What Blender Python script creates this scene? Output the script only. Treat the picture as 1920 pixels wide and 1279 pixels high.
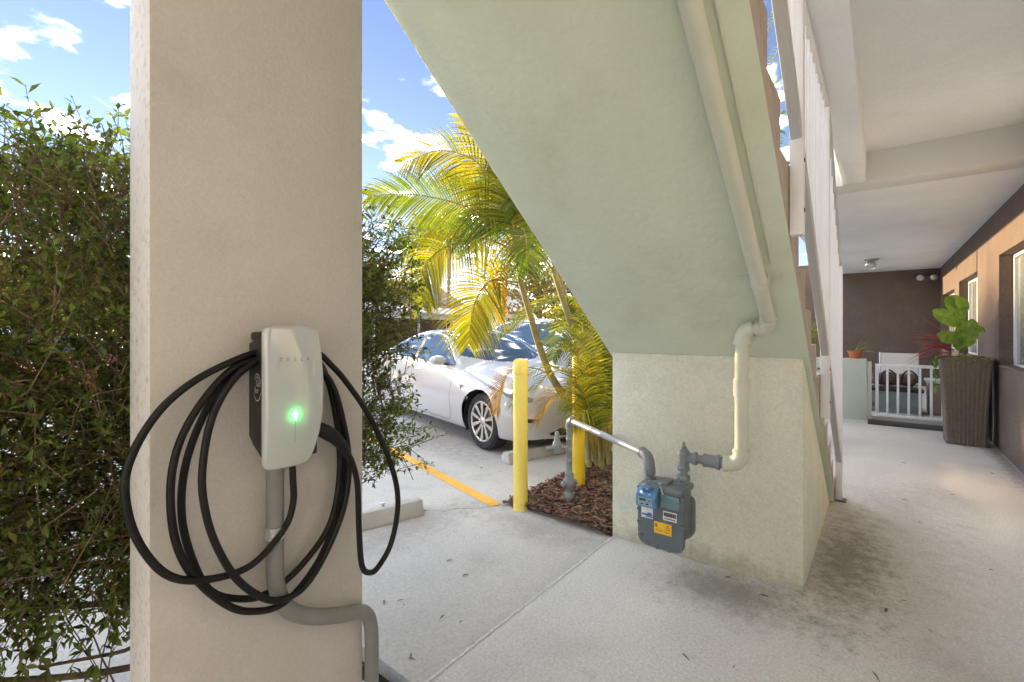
import bpy, bmesh, math, random
import numpy as np
from mathutils import Vector, Matrix
R = math.radians
random.seed(7)
for o in list(bpy.data.objects): bpy.data.objects.remove(o)
scene = bpy.context.scene
COL = scene.collection

# ------------------------------------------------------------------ camera
CAM_H, F_PX, YAW = 1.40, 873.0, R(38.3)     # eye height, focal length in photo pixels, heading from +X
cam_d = bpy.data.cameras.new('camera'); cam = bpy.data.objects.new('camera', cam_d); COL.objects.link(cam)
cam.location = (0, 0, CAM_H); cam.rotation_euler = (R(90), 0, YAW - R(90))
cam_d.sensor_width = 36; cam_d.lens = F_PX / 1920 * 36; cam_d.shift_y = -22.5 / 1920
cam_d.clip_start = 0.02; cam_d.clip_end = 2000
scene.camera = cam

# ------------------------------------------------------------------ sky, sun, exposure
SUN_AZ, SUN_EL = R(82.0), R(7.5)            # azimuth from +X towards +Y
world = bpy.data.worlds.new('World'); scene.world = world; world.use_nodes = True
wn, wl = world.node_tree.nodes, world.node_tree.links
wn.clear()
w_out = wn.new('ShaderNodeOutputWorld'); bg = wn.new('ShaderNodeBackground')
sky = wn.new('ShaderNodeTexSky'); sky.sky_type = 'NISHITA'; sky.sun_disc = False
sky.sun_elevation = SUN_EL; sky.sun_rotation = R(90) - SUN_AZ
sky.altitude = 0; sky.air_density = 1.0; sky.dust_density = 0.0; sky.ozone_density = 2.0
tc = wn.new('ShaderNodeTexCoord'); sep = wn.new('ShaderNodeSeparateXYZ')
wl.new(tc.outputs['Generated'], sep.inputs[0])
zadd = wn.new('ShaderNodeMath'); zadd.operation = 'ADD'; zadd.inputs[1].default_value = 0.12
wl.new(sep.outputs[2], zadd.inputs[0])
zmax = wn.new('ShaderNodeMath'); zmax.operation = 'MAXIMUM'; zmax.inputs[1].default_value = 0.05
wl.new(zadd.outputs[0], zmax.inputs[0])
dx = wn.new('ShaderNodeMath'); dx.operation = 'DIVIDE'; wl.new(sep.outputs[0], dx.inputs[0]); wl.new(zmax.outputs[0], dx.inputs[1])
dy = wn.new('ShaderNodeMath'); dy.operation = 'DIVIDE'; wl.new(sep.outputs[1], dy.inputs[0]); wl.new(zmax.outputs[0], dy.inputs[1])
cmb = wn.new('ShaderNodeCombineXYZ'); wl.new(dx.outputs[0], cmb.inputs[0]); wl.new(dy.outputs[0], cmb.inputs[1])
cmb.inputs[2].default_value = 36.4
cn = wn.new('ShaderNodeTexNoise'); cn.inputs['Scale'].default_value = 4.4; cn.inputs['Detail'].default_value = 8; cn.inputs['Roughness'].default_value = 0.55
wl.new(cmb.outputs[0], cn.inputs['Vector'])
cr = wn.new('ShaderNodeValToRGB'); cr.color_ramp.elements[0].position = 0.50; cr.color_ramp.elements[1].position = 0.74
wl.new(cn.outputs['Fac'], cr.inputs[0])
cmix = wn.new('ShaderNodeMixRGB'); cmix.inputs[2].default_value = (174, 174, 171, 1)
cfac = wn.new('ShaderNodeMath'); cfac.operation = 'MULTIPLY'; cfac.inputs[1].default_value = 0.85
zst = wn.new('ShaderNodeMath'); zst.operation = 'GREATER_THAN'; zst.inputs[1].default_value = 0.0; wl.new(sep.outputs[2], zst.inputs[0])
cmul = wn.new('ShaderNodeMath'); cmul.operation = 'MULTIPLY'; wl.new(cr.outputs[0], cmul.inputs[0]); wl.new(zst.outputs[0], cmul.inputs[1])
cpow = wn.new('ShaderNodeMath'); cpow.operation = 'POWER'; cpow.inputs[1].default_value = 4.5; wl.new(cmul.outputs[0], cpow.inputs[0])
wl.new(cpow.outputs[0], cfac.inputs[0]); wl.new(cfac.outputs[0], cmix.inputs[0])
stint = wn.new('ShaderNodeMixRGB'); stint.blend_type = 'MULTIPLY'; stint.inputs[0].default_value = 1.0; stint.inputs[2].default_value = (0.31, 0.25, 0.29, 1)
wl.new(sky.outputs[0], stint.inputs[1]); wl.new(stint.outputs[0], cmix.inputs[1])
wl.new(cmix.outputs[0], bg.inputs[0]); bg.inputs[1].default_value = 0.05
wl.new(bg.outputs[0], w_out.inputs[0])

sun_d = bpy.data.lights.new('sun', 'SUN'); sun = bpy.data.objects.new('sun', sun_d); COL.objects.link(sun)
sun_d.energy = 0.55; sun_d.angle = R(1.2); sun_d.color = (1.0, 0.72, 0.42)
sdir = Vector((math.cos(SUN_AZ) * math.cos(SUN_EL), math.sin(SUN_AZ) * math.cos(SUN_EL), math.sin(SUN_EL)))
sun.rotation_euler = sdir.to_track_quat('Z', 'Y').to_euler()
sun.location = sdir * 60
vs = scene.view_settings
vs.view_transform = 'Standard'; vs.look = 'None'; vs.gamma = 1.0; vs.use_curve_mapping = False
vs.exposure = 4.74
scene.render.engine = 'CYCLES'
scene.cycles.max_bounces = 6; scene.cycles.diffuse_bounces = 4; scene.cycles.glossy_bounces = 3; scene.cycles.transmission_bounces = 3

# ------------------------------------------------------------------ photo measuring helpers (ray through a photo pixel)
def ray(px, py):
    a = (px - 960.0) / F_PX
    return Vector((math.cos(YAW) + a * math.sin(YAW), math.sin(YAW) - a * math.cos(YAW), (617.0 - py) / F_PX))
EYE = Vector((0, 0, CAM_H))
def on_v(px, py, v): r = ray(px, py); return EYE + r * (v / r.y)
def on_x(px, py, x): r = ray(px, py); return EYE + r * (x / r.x)
def on_d(px, py, d): return EYE + ray(px, py) * d

# ------------------------------------------------------------------ mesh helpers
def vec(p): return Vector(p)
def catmull(pts, n, closed=False):
    P = [Vector(p) for p in pts]; out = []
    m = len(P)
    for i in range(m - 1):
        p0 = P[i - 1] if i > 0 else P[i] * 2 - P[i + 1]
        p1, p2 = P[i], P[i + 1]
        p3 = P[i + 2] if i + 2 < m else P[i + 1] * 2 - P[i]
        for k in range(n):
            t = k / n
            out.append(0.5 * ((2 * p1) + (p2 - p0) * t + (2 * p0 - 5 * p1 + 4 * p2 - p3) * t * t + (3 * p1 - p0 - 3 * p2 + p3) * t ** 3))
    out.append(P[-1]); return out
class MB:
    def __init__(s): s.v = []; s.f = []
    def add(s, verts, faces):
        b = len(s.v); s.v += [tuple(p) for p in verts]; s.f += [tuple(b + i for i in f) for f in faces]
    def box(s, x0, x1, y0, y1, z0, z1):
        s.add([(x0,y0,z0),(x1,y0,z0),(x1,y1,z0),(x0,y1,z0),(x0,y0,z1),(x1,y0,z1),(x1,y1,z1),(x0,y1,z1)],
              [(3,2,1,0),(4,5,6,7),(0,1,5,4),(1,2,6,5),(2,3,7,6),(3,0,4,7)]); return s
    def obox(s, c, ax, ay, az, hx, hy, hz):
        c = Vector(c); ax = Vector(ax).normalized() * hx; ay = Vector(ay).normalized() * hy; az = Vector(az).normalized() * hz
        vs_ = [c + sx * ax + sy * ay + sz * az for sz in (-1, 1) for (sx, sy) in ((-1,-1),(1,-1),(1,1),(-1,1))]
        s.add(vs_, [(3,2,1,0),(4,5,6,7),(0,1,5,4),(1,2,6,5),(2,3,7,6),(3,0,4,7)]); return s
    def prism(s, prof, axis, a, b):
        def mk(p, t):
            return {'x': (t, p[0], p[1]), 'y': (p[0], t, p[1]), 'z': (p[0], p[1], t)}[axis]
        n = len(prof)
        s.add([mk(p, a) for p in prof] + [mk(p, b) for p in prof],
              [tuple(range(n - 1, -1, -1)), tuple(range(n, 2 * n))] + [(i, (i + 1) % n, n + (i + 1) % n, n + i) for i in range(n)]); return s
    def tube(s, path, r, seg=12, caps=True, ell=None):
        P = [Vector(p) for p in path]; n = len(P)
        rr = r if isinstance(r, (list, tuple)) else [r] * n
        T = [(P[min(i + 1, n - 1)] - P[max(i - 1, 0)]).normalized() for i in range(n)]
        u = T[0].orthogonal().normalized(); verts = []
        for i in range(n):
            u = (u - T[i] * u.dot(T[i]))
            u = u.normalized() if u.length > 1e-6 else T[i].orthogonal().normalized()
            w = T[i].cross(u)
            for k in range(seg):
                a = 2 * math.pi * k / seg
                verts.append(P[i] + (u * math.cos(a) + w * math.sin(a)) * rr[i])
        faces = [(i * seg + k, i * seg + (k + 1) % seg, (i + 1) * seg + (k + 1) % seg, (i + 1) * seg + k) for i in range(n - 1) for k in range(seg)]
        if caps: faces += [tuple(range(seg - 1, -1, -1)), tuple((n - 1) * seg + k for k in range(seg))]
        s.add(verts, faces); return s
    def lathe(s, c, axis, prof, seg=24, caps=True):      # prof: (distance along axis, radius)
        c = Vector(c); a = Vector(axis).normalized()
        return s.tube_rings([(c + a * t, r) for t, r in prof], a, seg, caps)
    def tube_rings(s, rings, a, seg, caps):
        u = a.orthogonal().normalized(); w = a.cross(u); verts = []
        for c, r in rings:
            for k in range(seg):
                t = 2 * math.pi * k / seg; verts.append(c + (u * math.cos(t) + w * math.sin(t)) * max(r, 1e-5))
        n = len(rings)
        faces = [(i * seg + k, i * seg + (k + 1) % seg, (i + 1) * seg + (k + 1) % seg, (i + 1) * seg + k) for i in range(n - 1) for k in range(seg)]
        if caps: faces += [tuple(range(seg - 1, -1, -1)), tuple((n - 1) * seg + k for k in range(seg))]
        s.add(verts, faces); return s
    def build(s, name, mat, parent=None, bevel=0, smooth=True, local=False, bseg=2, angle=38, origin=None):
        off = Vector((0, 0, 0))
        if parent is not None and not local:
            q = parent
            while q is not None: off += q.location; q = q.parent
        if origin is not None: off = Vector(origin)
        me = bpy.data.meshes.new(name)
        me.from_pydata([(p[0] - off.x, p[1] - off.y, p[2] - off.z) for p in s.v], [], s.f)
        bm = bmesh.new(); bm.from_mesh(me)
        bmesh.ops.recalc_face_normals(bm, faces=bm.faces)
        if bevel:
            es = [e for e in bm.edges if len(e.link_faces) == 2 and e.calc_face_angle(0) > R(30)]
            bmesh.ops.bevel(bm, geom=es, offset=bevel, segments=bseg, profile=0.5, affect='EDGES', clamp_overlap=True)
        for f in bm.faces: f.smooth = smooth
        if smooth:
            for e in bm.edges:
                if len(e.link_faces) == 2 and e.calc_face_angle(0) > R(angle): e.smooth = False
        bm.to_mesh(me); bm.free()
        if mat: me.materials.append(mat)
        o = bpy.data.objects.new(name, me); COL.objects.link(o)
        if parent is not None: o.parent = parent
        if origin is not None: o.location = origin
        return o
    def raw(s, name, mat, parent=None, smooth=False, local=False):      # big meshes: no bmesh pass
        off = Vector((0, 0, 0))
        if parent is not None and not local:
            q = parent
            while q is not None: off += q.location; q = q.parent
        me = bpy.data.meshes.new(name)
        me.from_pydata([(p[0] - off.x, p[1] - off.y, p[2] - off.z) for p in s.v], [], s.f)
        if smooth: me.polygons.foreach_set('use_smooth', [True] * len(me.polygons))
        if mat: me.materials.append(mat)
        o = bpy.data.objects.new(name, me); COL.objects.link(o)
        if parent is not None: o.parent = parent
        return o
def tag(o, label=None, cat=None, group=None, kind=None):
    if label: o['label'] = label
    if cat: o['category'] = cat
    if group: o['group'] = group
    if kind: o['kind'] = kind
    return o
def thing(name, label, cat, loc=(0, 0, 0), rz=0, group=None):
    o = bpy.data.objects.new(name, None); COL.objects.link(o); o.location = loc; o.rotation_euler = (0, 0, rz)
    o.empty_display_size = 0.1
    return tag(o, label, cat, group)
def copy_tree(o, parent=None):
    c = o.copy(); COL.objects.link(c); c.parent = parent
    for ch in list(o.children): copy_tree(ch, c)
    return c
def text_mb(body, size, spacing=1.0):
    cu = bpy.data.curves.new('txt', 'FONT'); cu.body = body; cu.size = size; cu.align_x = 'CENTER'; cu.align_y = 'CENTER'; cu.space_character = spacing
    o = bpy.data.objects.new('txt', cu); COL.objects.link(o)
    bpy.context.view_layer.update()
    me = o.evaluated_get(bpy.context.evaluated_depsgraph_get()).to_mesh()
    vs_ = [tuple(v.co) for v in me.vertices]; fs_ = [tuple(p.vertices) for p in me.polygons]
    bpy.data.objects.remove(o); bpy.data.curves.remove(cu)
    return vs_, fs_

# ------------------------------------------------------------------ materials
def mat(name, col, rough=0.6, metal=0.0, bump=None, var=None, spec=0.5, coat=0.0, stain=None, emis=None, grain=None, ior=None, leaf=None, island=0.0, sheen=0.0, rvar=0.0, grime_shade=None):
    m = bpy.data.materials.new(name); m.use_nodes = True
    nt = m.node_tree; N, L = nt.nodes, nt.links
    b = N['Principled BSDF']; out = N['Material Output']
    b.inputs['Roughness'].default_value = rough; b.inputs['Metallic'].default_value = metal
    b.inputs['Specular IOR Level'].default_value = spec; b.inputs['Coat Weight'].default_value = coat; b.inputs['Coat Roughness'].default_value = 0.04
    if ior: b.inputs['IOR'].default_value = ior
    tcn = N.new('ShaderNodeTexCoord'); co = tcn.outputs['Object']
    rgb = N.new('ShaderNodeRGB'); rgb.outputs[0].default_value = (*col, 1); cur = rgb.outputs[0]
    def noise(scale, detail=4, rough_=0.55):
        n = N.new('ShaderNodeTexNoise'); n.inputs['Scale'].default_value = scale; n.inputs['Detail'].default_value = detail; n.inputs['Roughness'].default_value = rough_
        L.new(co, n.inputs['Vector']); return n.outputs['Fac']
    def ramp(src, a, b_):
        r = N.new('ShaderNodeMapRange'); r.inputs[1].default_value = a; r.inputs[2].default_value = b_; L.new(src, r.inputs[0]); return r.outputs[0]
    def mixc(fac, c1, c2, mode='MIX'):
        x = N.new('ShaderNodeMixRGB'); x.blend_type = mode
        if isinstance(fac, float): x.inputs[0].default_value = fac
        else: L.new(fac, x.inputs[0])
        for k, c in ((1, c1), (2, c2)):
            if isinstance(c, tuple): x.inputs[k].default_value = (*c, 1)
            else: L.new(c, x.inputs[k])
        return x.outputs[0]
    if var:                                    # (scale, amount)
        dk = tuple(c * (1 - var[1]) for c in col); lt = tuple(min(c * (1 + var[1] * 0.7), 1) for c in col)
        cur = mixc(ramp(noise(var[0]), 0.32, 0.68), dk, lt)
    for st in (stain or []):                   # (colour, scale, low, high, amount)
        f = ramp(noise(st[1], 6, 0.62), st[2], st[3])
        mm = N.new('ShaderNodeMath'); mm.operation = 'MULTIPLY'; mm.inputs[1].default_value = st[4]; mm.use_clamp = True; L.new(f, mm.inputs[0])
        cur = mixc(mm.outputs[0], cur, st[0])
    for (gc, gx, gy, gz, hx, hy, hz, amt) in (grime_shade or []):   # patch of dirt and painted shade: colour, centre, half sizes, amount
        mp = N.new('ShaderNodeMapping'); mp.vector_type = 'TEXTURE'; mp.inputs['Location'].default_value = (gx, gy, gz); mp.inputs['Scale'].default_value = (hx, hy, hz)
        L.new(co, mp.inputs['Vector']); ln = N.new('ShaderNodeVectorMath'); ln.operation = 'LENGTH'; L.new(mp.outputs[0], ln.inputs[0])
        nz = N.new('ShaderNodeMath'); nz.operation = 'MULTIPLY_ADD'; nz.inputs[1].default_value = 2.6; nz.inputs[2].default_value = -1.25; L.new(noise(13.0, 10, 0.78), nz.inputs[0])
        ad = N.new('ShaderNodeMath'); ad.operation = 'ADD'; L.new(ln.outputs['Value'], ad.inputs[0]); L.new(nz.outputs[0], ad.inputs[1])
        f = N.new('ShaderNodeMapRange'); f.interpolation_type = 'SMOOTHSTEP'; f.inputs[1].default_value = 1.15; f.inputs[2].default_value = 0.05; f.inputs[3].default_value = 0; f.inputs[4].default_value = amt; L.new(ad.outputs[0], f.inputs[0])
        cur = mixc(f.outputs[0], cur, gc)
    if grain:                                  # (scale, amount) fine specks
        f = ramp(noise(grain[0], 2, 0.7), 0.3, 0.7)
        dk = mixc(1.0, cur, (1 - grain[1],) * 3, 'MULTIPLY')
        cur = mixc(f, dk, cur)
    if island:
        g = N.new('ShaderNodeNewGeometry')
        hs = N.new('ShaderNodeHueSaturation')
        v1 = N.new('ShaderNodeMapRange'); v1.inputs[3].default_value = 1 - island; v1.inputs[4].default_value = 1 + island; L.new(g.outputs['Random Per Island'], v1.inputs[0])
        mu = N.new('ShaderNodeMath'); mu.operation = 'MULTIPLY'; mu.inputs[1].default_value = 7.31; L.new(g.outputs['Random Per Island'], mu.inputs[0])
        fr = N.new('ShaderNodeMath'); fr.operation = 'FRACT'; L.new(mu.outputs[0], fr.inputs[0])
        v2 = N.new('ShaderNodeMapRange'); v2.inputs[3].default_value = 0.5 - 0.05 * island; v2.inputs[4].default_value = 0.5 + 0.05 * island; L.new(fr.outputs[0], v2.inputs[0])
        L.new(v1.outputs[0], hs.inputs['Value']); L.new(v2.outputs[0], hs.inputs['Hue']); L.new(cur, hs.inputs['Color']); cur = hs.outputs[0]
    L.new(cur, b.inputs['Base Color'])
    if rvar:
        v = N.new('ShaderNodeMapRange'); v.inputs[3].default_value = max(rough - rvar, 0.02); v.inputs[4].default_value = rough + rvar
        L.new(noise(9.0), v.inputs[0]); L.new(v.outputs[0], b.inputs['Roughness'])
    last = None
    for bp in (bump or []):                    # (scale, strength, distance)
        n = N.new('ShaderNodeBump'); n.inputs['Strength'].default_value = bp[1]; n.inputs['Distance'].default_value = bp[2]
        L.new(noise(bp[0], 3, 0.6), n.inputs['Height'])
        if last: L.new(last, n.inputs['Normal'])
        last = n.outputs[0]
    if last: L.new(last, b.inputs['Normal'])
    if emis: b.inputs['Emission Color'].default_value = (*emis[0], 1); b.inputs['Emission Strength'].default_value = emis[1]
    if leaf:                                   # translucent share, tint multiplier
        t = N.new('ShaderNodeBsdfTranslucent'); ms = N.new('ShaderNodeMixShader'); ms.inputs[0].default_value = leaf[0]
        L.new(mixc(1.0, cur, leaf[1], 'MULTIPLY'), t.inputs[0])
        L.new(b.outputs[0], ms.inputs[1]); L.new(t.outputs[0], ms.inputs[2]); L.new(ms.outputs[0], out.inputs[0])
    return m
STUC = [(260, 0.35, 0.004), (40, 0.18, 0.008)]
M = {}
M['pillar'] = mat('pillar_paint', (0.545, 0.53, 0.495), 0.85, bump=[(150, 0.35, 0.003), (55, 0.2, 0.005)], var=(2.2, 0.07), grain=(150, 0.10), stain=[((0.36, 0.33, 0.27), 3.0, 0.55, 0.8, 0.45), ((0.2, 0.18, 0.15), 45, 0.745, 0.765, 0.6)])
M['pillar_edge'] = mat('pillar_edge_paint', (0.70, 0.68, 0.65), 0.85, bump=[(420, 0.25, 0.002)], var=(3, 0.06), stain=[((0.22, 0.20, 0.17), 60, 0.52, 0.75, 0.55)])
M['soffit'] = mat('soffit_green_paint', (0.62, 0.685, 0.55), 0.8, bump=[(7, 0.2, 0.02), (28, 0.3, 0.007), (120, 0.3, 0.003)], var=(1.6, 0.04), grain=(40, 0.03), stain=[((0.46, 0.46, 0.28), 2.2, 0.52, 0.8, 0.5), ((0.25, 0.26, 0.19), 26, 0.735, 0.76, 0.5), ((0.70, 0.74, 0.60), 15, 0.70, 0.73, 0.5)])
M['block'] = mat('block_green_stucco', (0.80, 0.795, 0.65), 0.88, grime_shade=[((0.30, 0.27, 0.17), -.107, .1, 0.0, .4, 1.2, .16, .6)], bump=[(85, 1.0, 0.010), (30, 0.3, 0.008)], var=(1.8, 0.06), stain=[((0.46, 0.56, 0.52), 2.0, 0.5, 0.75, 0.55), ((0.62, 0.52, 0.30), 1.4, 0.55, 0.75, 0.4)], grain=(70, 0.16))
M['stairside'] = mat('stair_side_paint', (0.40, 0.34, 0.295), 0.85, bump=[(120, 0.3, 0.003)], var=(3, 0.08))
M['step'] = mat('step_concrete', (0.55, 0.53, 0.49), 0.85, bump=STUC, var=(4, 0.1))
GRIME_SHADE = (0.13, 0.115, 0.095)
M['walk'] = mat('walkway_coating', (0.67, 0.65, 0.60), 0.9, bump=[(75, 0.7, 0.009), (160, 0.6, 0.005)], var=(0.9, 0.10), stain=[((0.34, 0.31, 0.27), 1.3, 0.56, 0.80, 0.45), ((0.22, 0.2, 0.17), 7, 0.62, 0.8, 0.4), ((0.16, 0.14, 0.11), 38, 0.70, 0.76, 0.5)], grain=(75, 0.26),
    grime_shade=[(GRIME_SHADE, 2.66, 0.62, 0, .34, .55, .4, .5), (GRIME_SHADE, 3.45, 0.16, 0, 1.05, .26, .4, .65), (GRIME_SHADE, 4.3, -.1, 0, 1.6, .5, .4, .3), (GRIME_SHADE, 7.9, -.8, 0, .4, .4, .4, .4), (GRIME_SHADE, 1.5, -.2, 0, 1.5, .5, .4, .22), (GRIME_SHADE, 7.0, -1.05, 0, 3.0, .12, .4, .6)])  # block base dirt, plus the block's soft shade painted on the floor beside it
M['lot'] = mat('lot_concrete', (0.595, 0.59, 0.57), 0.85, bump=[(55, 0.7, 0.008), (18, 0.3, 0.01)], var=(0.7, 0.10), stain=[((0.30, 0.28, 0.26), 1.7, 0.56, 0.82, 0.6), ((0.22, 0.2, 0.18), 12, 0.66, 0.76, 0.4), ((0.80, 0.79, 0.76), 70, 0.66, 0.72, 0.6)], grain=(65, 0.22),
    grime_shade=[((0.24, 0.19, 0.14), 4.2, 4.6, 0, .9, 1.6, .5, .55), ((0.2, 0.17, 0.14), 2.2, 2.65, 0, .8, .3, .5, .35), ((0.2, 0.17, 0.14), 2.75, 2.0, 0, .3, .8, .5, .4)])
M['ground'] = mat('far_ground', (0.20, 0.19, 0.15), 0.95, var=(0.2, 0.3))
M['line'] = mat('yellow_line_paint', (0.80, 0.42, 0.05), 0.75, bump=[(120, 0.3, 0.003)], var=(6, 0.1), stain=[((0.50, 0.46, 0.38), 30, 0.62, 0.72, 0.6)])
M['wall'] = mat('dark_stucco', (0.165, 0.122, 0.096), 0.85, bump=[(60, 0.9, 0.01), (30, 0.3, 0.008)], var=(2.5, 0.12), grain=(45, 0.3))
M['near_wall'] = mat('pale_bounce_stucco', (0.56, 0.57, 0.58), 0.85, bump=STUC, var=(2, 0.05))  # unseen stretch of wall, made pale to bounce light onto pillar and stairs
M['ceil'] = mat('ceiling_paint', (0.80, 0.84, 0.87), 0.85, bump=[(70, 0.5, 0.006), (9, 0.4, 0.02)], var=(1.2, 0.06), grain=(50, 0.07), stain=[((0.5, 0.5, 0.49), 2.0, 0.58, 0.8, 0.35)])
M['beam'] = mat('beam_paint', (0.64, 0.66, 0.66), 0.85, bump=[(130, 0.3, 0.003)], var=(1.5, 0.05))
M['white_metal'] = mat('white_powder_coat', (0.78, 0.78, 0.78), 0.4, var=(9, 0.04), stain=[((0.35, 0.28, 0.2), 50, 0.74, 0.8, 0.5)])
M['rail_grey'] = mat('grey_rail_paint', (0.46, 0.46, 0.465), 0.45, var=(9, 0.05))
M['bolt'] = mat('dark_bolt', (0.12, 0.11, 0.11), 0.5, metal=0.5)
M['pale_green'] = mat('low_wall_paint', (0.58, 0.64, 0.55), 0.85, bump=STUC, var=(2, 0.05))
M['black_rubber'] = mat('black_rubber', (0.022, 0.022, 0.024), 0.55, bump=[(300, 0.3, 0.001)], var=(20, 0.2))
M['cable'] = mat('cable_rubber', (0.0075, 0.0075, 0.008), 0.5, spec=0.3, bump=[(300, 0.4, 0.001)], var=(30, 0.3), stain=[((0.05, 0.048, 0.045), 25, 0.62, 0.78, 0.5)])
M['plate'] = mat('charger_glass_white', (0.45, 0.49, 0.485), 0.06, coat=1.0, spec=0.6)
M['charger_dark'] = mat('charger_dark_plastic', (0.014, 0.0135, 0.014), 0.45, bump=[(600, 0.2, 0.0006)])
M['logo_grey'] = mat('logo_grey', (0.15, 0.15, 0.15), 0.35)
M['sticker_white'] = mat('sticker_white', (0.62, 0.62, 0.60), 0.5)
M['led'] = mat('green_led', (0.1, 0.9, 0.2), 0.4, emis=((0.12, 1.0, 0.25), 6.0))
M['conduit'] = mat('grey_conduit', (0.20, 0.205, 0.205), 0.5, var=(14, 0.08), bump=[(160, 0.15, 0.001)])
M['galv'] = mat('galvanised_metal', (0.55, 0.56, 0.57), 0.35, metal=0.8, var=(25, 0.15), rvar=0.1)
M['pipe_grey'] = mat('grey_painted_pipe', (0.20, 0.225, 0.245), 0.42, var=(12, 0.1), bump=[(120, 0.2, 0.001)], stain=[((0.22, 0.16, 0.1), 40, 0.68, 0.8, 0.4)])
M['pipe_light'] = mat('pale_grey_painted_pipe', (0.36, 0.385, 0.41), 0.4, metal=0.3, var=(12, 0.12), rvar=0.1)
M['pipe_green'] = mat('cream_green_painted_pipe', (0.56, 0.58, 0.47), 0.5, var=(6, 0.05), bump=[(90, 0.12, 0.001)])
M['meter'] = mat('meter_grey', (0.115, 0.14, 0.158), 0.5, var=(9, 0.1), bump=[(300, 0.2, 0.0006)])
M['meter_light'] = mat('meter_grey_top', (0.16, 0.185, 0.20), 0.5, var=(9, 0.1), bump=[(300, 0.2, 0.0006)])
M['meter_blue'] = mat('meter_index_plastic', (0.10, 0.25, 0.46), 0.12, coat=0.6, var=(30, 0.25))
M['meter_dial'] = mat('meter_dial', (0.24, 0.36, 0.46), 0.3)
M['meter_badge'] = mat('meter_badge', (0.15, 0.24, 0.28), .35, var=(20, .15))
M['yellow_label'] = mat('yellow_label', (0.85, 0.52, 0.02), 0.45)
M['white_label'] = mat('white_label', (0.72, 0.73, 0.76), 0.4)
M['blue_ink'] = mat('blue_ink', (0.10, 0.16, 0.42), 0.5)
M['black_ink'] = mat('black_ink', (0.03, 0.03, 0.03), 0.5)
M['brown_ink'] = mat('label_ink', (0.35, 0.20, 0.02), 0.5)
M['bollard'] = mat('yellow_bollard_plastic', (0.82, 0.66, 0.14), 0.45, var=(5, 0.06), stain=[((0.45, 0.36, 0.16), 25, 0.64, 0.78, 0.35)])
M['bollard2'] = mat('yellow_bollard_paint', (0.82, 0.60, 0.03), 0.5, var=(5, 0.08), stain=[((0.40, 0.30, 0.1), 20, 0.62, 0.78, 0.4)])
M['stop'] = mat('wheel_stop_concrete', (0.46, 0.45, 0.43), 0.9, bump=[(90, 0.5, 0.004)], var=(5, 0.12), stain=[((0.22, 0.2, 0.18), 9, 0.58, 0.78, 0.5)])
M['soil'] = mat('soil', (0.07, 0.045, 0.03), 0.95, bump=[(60, 0.8, 0.02)], var=(20, 0.4))
M['mulch'] = mat('bark_mulch', (0.17, 0.095, 0.058), 0.85, island=0.65, bump=[(200, 0.4, 0.002)])
M['bark'] = mat('shrub_bark', (0.19, 0.135, 0.09), 0.9, bump=[(90, 0.7, 0.004)], var=(25, 0.35))
M['hedge'] = mat('hedge_leaf', (0.125, 0.165, 0.050), 0.45, leaf=(0.45, (1.9, 1.9, 0.6)), island=0.7, spec=0.35)
M['palm_leaf'] = mat('palm_leaflet', (0.185, 0.225, 0.020), 0.5, leaf=(0.48, (2.0, 1.55, 0.3)), island=0.5)
M['palm_green'] = mat('palm_leaflet_green', (0.105, 0.165, 0.020), 0.45, leaf=(0.45, (1.9, 1.7, 0.4)), island=0.4)
M['palm_dry'] = mat('palm_leaflet_dry', (0.40, 0.25, 0.035), 0.6, leaf=(0.5, (1.5, 1.2, 0.4)), island=0.35)
M['rachis'] = mat('palm_rachis', (0.36, 0.29, 0.04), 0.5, leaf=(0.2, (1.5, 1.3, 0.4)))
M['palm_trunk'] = mat('palm_stem', (0.26, 0.235, 0.09), 0.55, var=(7, 0.25), stain=[((0.50, 0.36, 0.06), 3, 0.5, 0.7, 0.6)])
M['palm_ring'] = mat('palm_ring_scar', (0.20, 0.16, 0.08), 0.8)

# ================================================================== THE SETTING
LOT_Z = -0.02
g = MB(); g.add([(-400,-400,-0.25),(400,-400,-0.25),(400,400,-0.25),(-400,400,-0.25)], [(0,1,2,3)])
tag(g.build('ground', M['ground']), kind='structure')
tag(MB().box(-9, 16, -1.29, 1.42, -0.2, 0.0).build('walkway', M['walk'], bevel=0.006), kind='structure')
m = MB(); m.box(1.22, 46, 1.425, 60, -0.2, LOT_Z); m.box(-40, 1.216, 2.32, 60, -0.2, LOT_Z)
tag(m.build('parking_lot', M['lot'], bevel=0.004), kind='structure')
lot_o = bpy.data.objects['parking_lot']
ck = MB(); cp_ = catmull([(2.33, 2.86, 0), (2.45, 2.78, 0), (2.52, 2.66, 0), (2.62, 2.62, 0), (2.71, 2.50, 0), (2.83, 2.44, 0), (2.9, 2.36, 0)], 5)
ck.add([(p.x + s_ * random.uniform(.0006, .003), p.y + s_ * random.uniform(.0006, .003), LOT_Z + .0015) for p in cp_ for s_ in (-1, 1)], [(2*i, 2*i+1, 2*i+3, 2*i+2) for i in range(len(cp_) - 1)])
M['crack'] = mat('crack_dirt', (0.16, 0.14, 0.12), .95)
ck.build('crack', M['crack'], lot_o, smooth=False)
wk_o = bpy.data.objects['walkway']
es = MB(); n_ = 90; es.add([(1.22 + (2.89 - 1.22) * i / n_, v_ + random.uniform(-.003, .003), .0025) for i in range(n_ + 1) for v_ in (1.404, 1.416)], [(2*i, 2*i+1, 2*i+3, 2*i+2) for i in range(n_)])
M['edge_strip'] = mat('edge_strip', (0.72, 0.71, 0.68), .9, grain=(60, .3)); es.build('edge_strip', M['edge_strip'], wk_o, smooth=False)
SD = Vector((math.sin(R(15)), math.cos(R(15)), 0)); SP = Vector((SD.y, -SD.x, 0))      # stall direction, across the stalls
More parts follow.
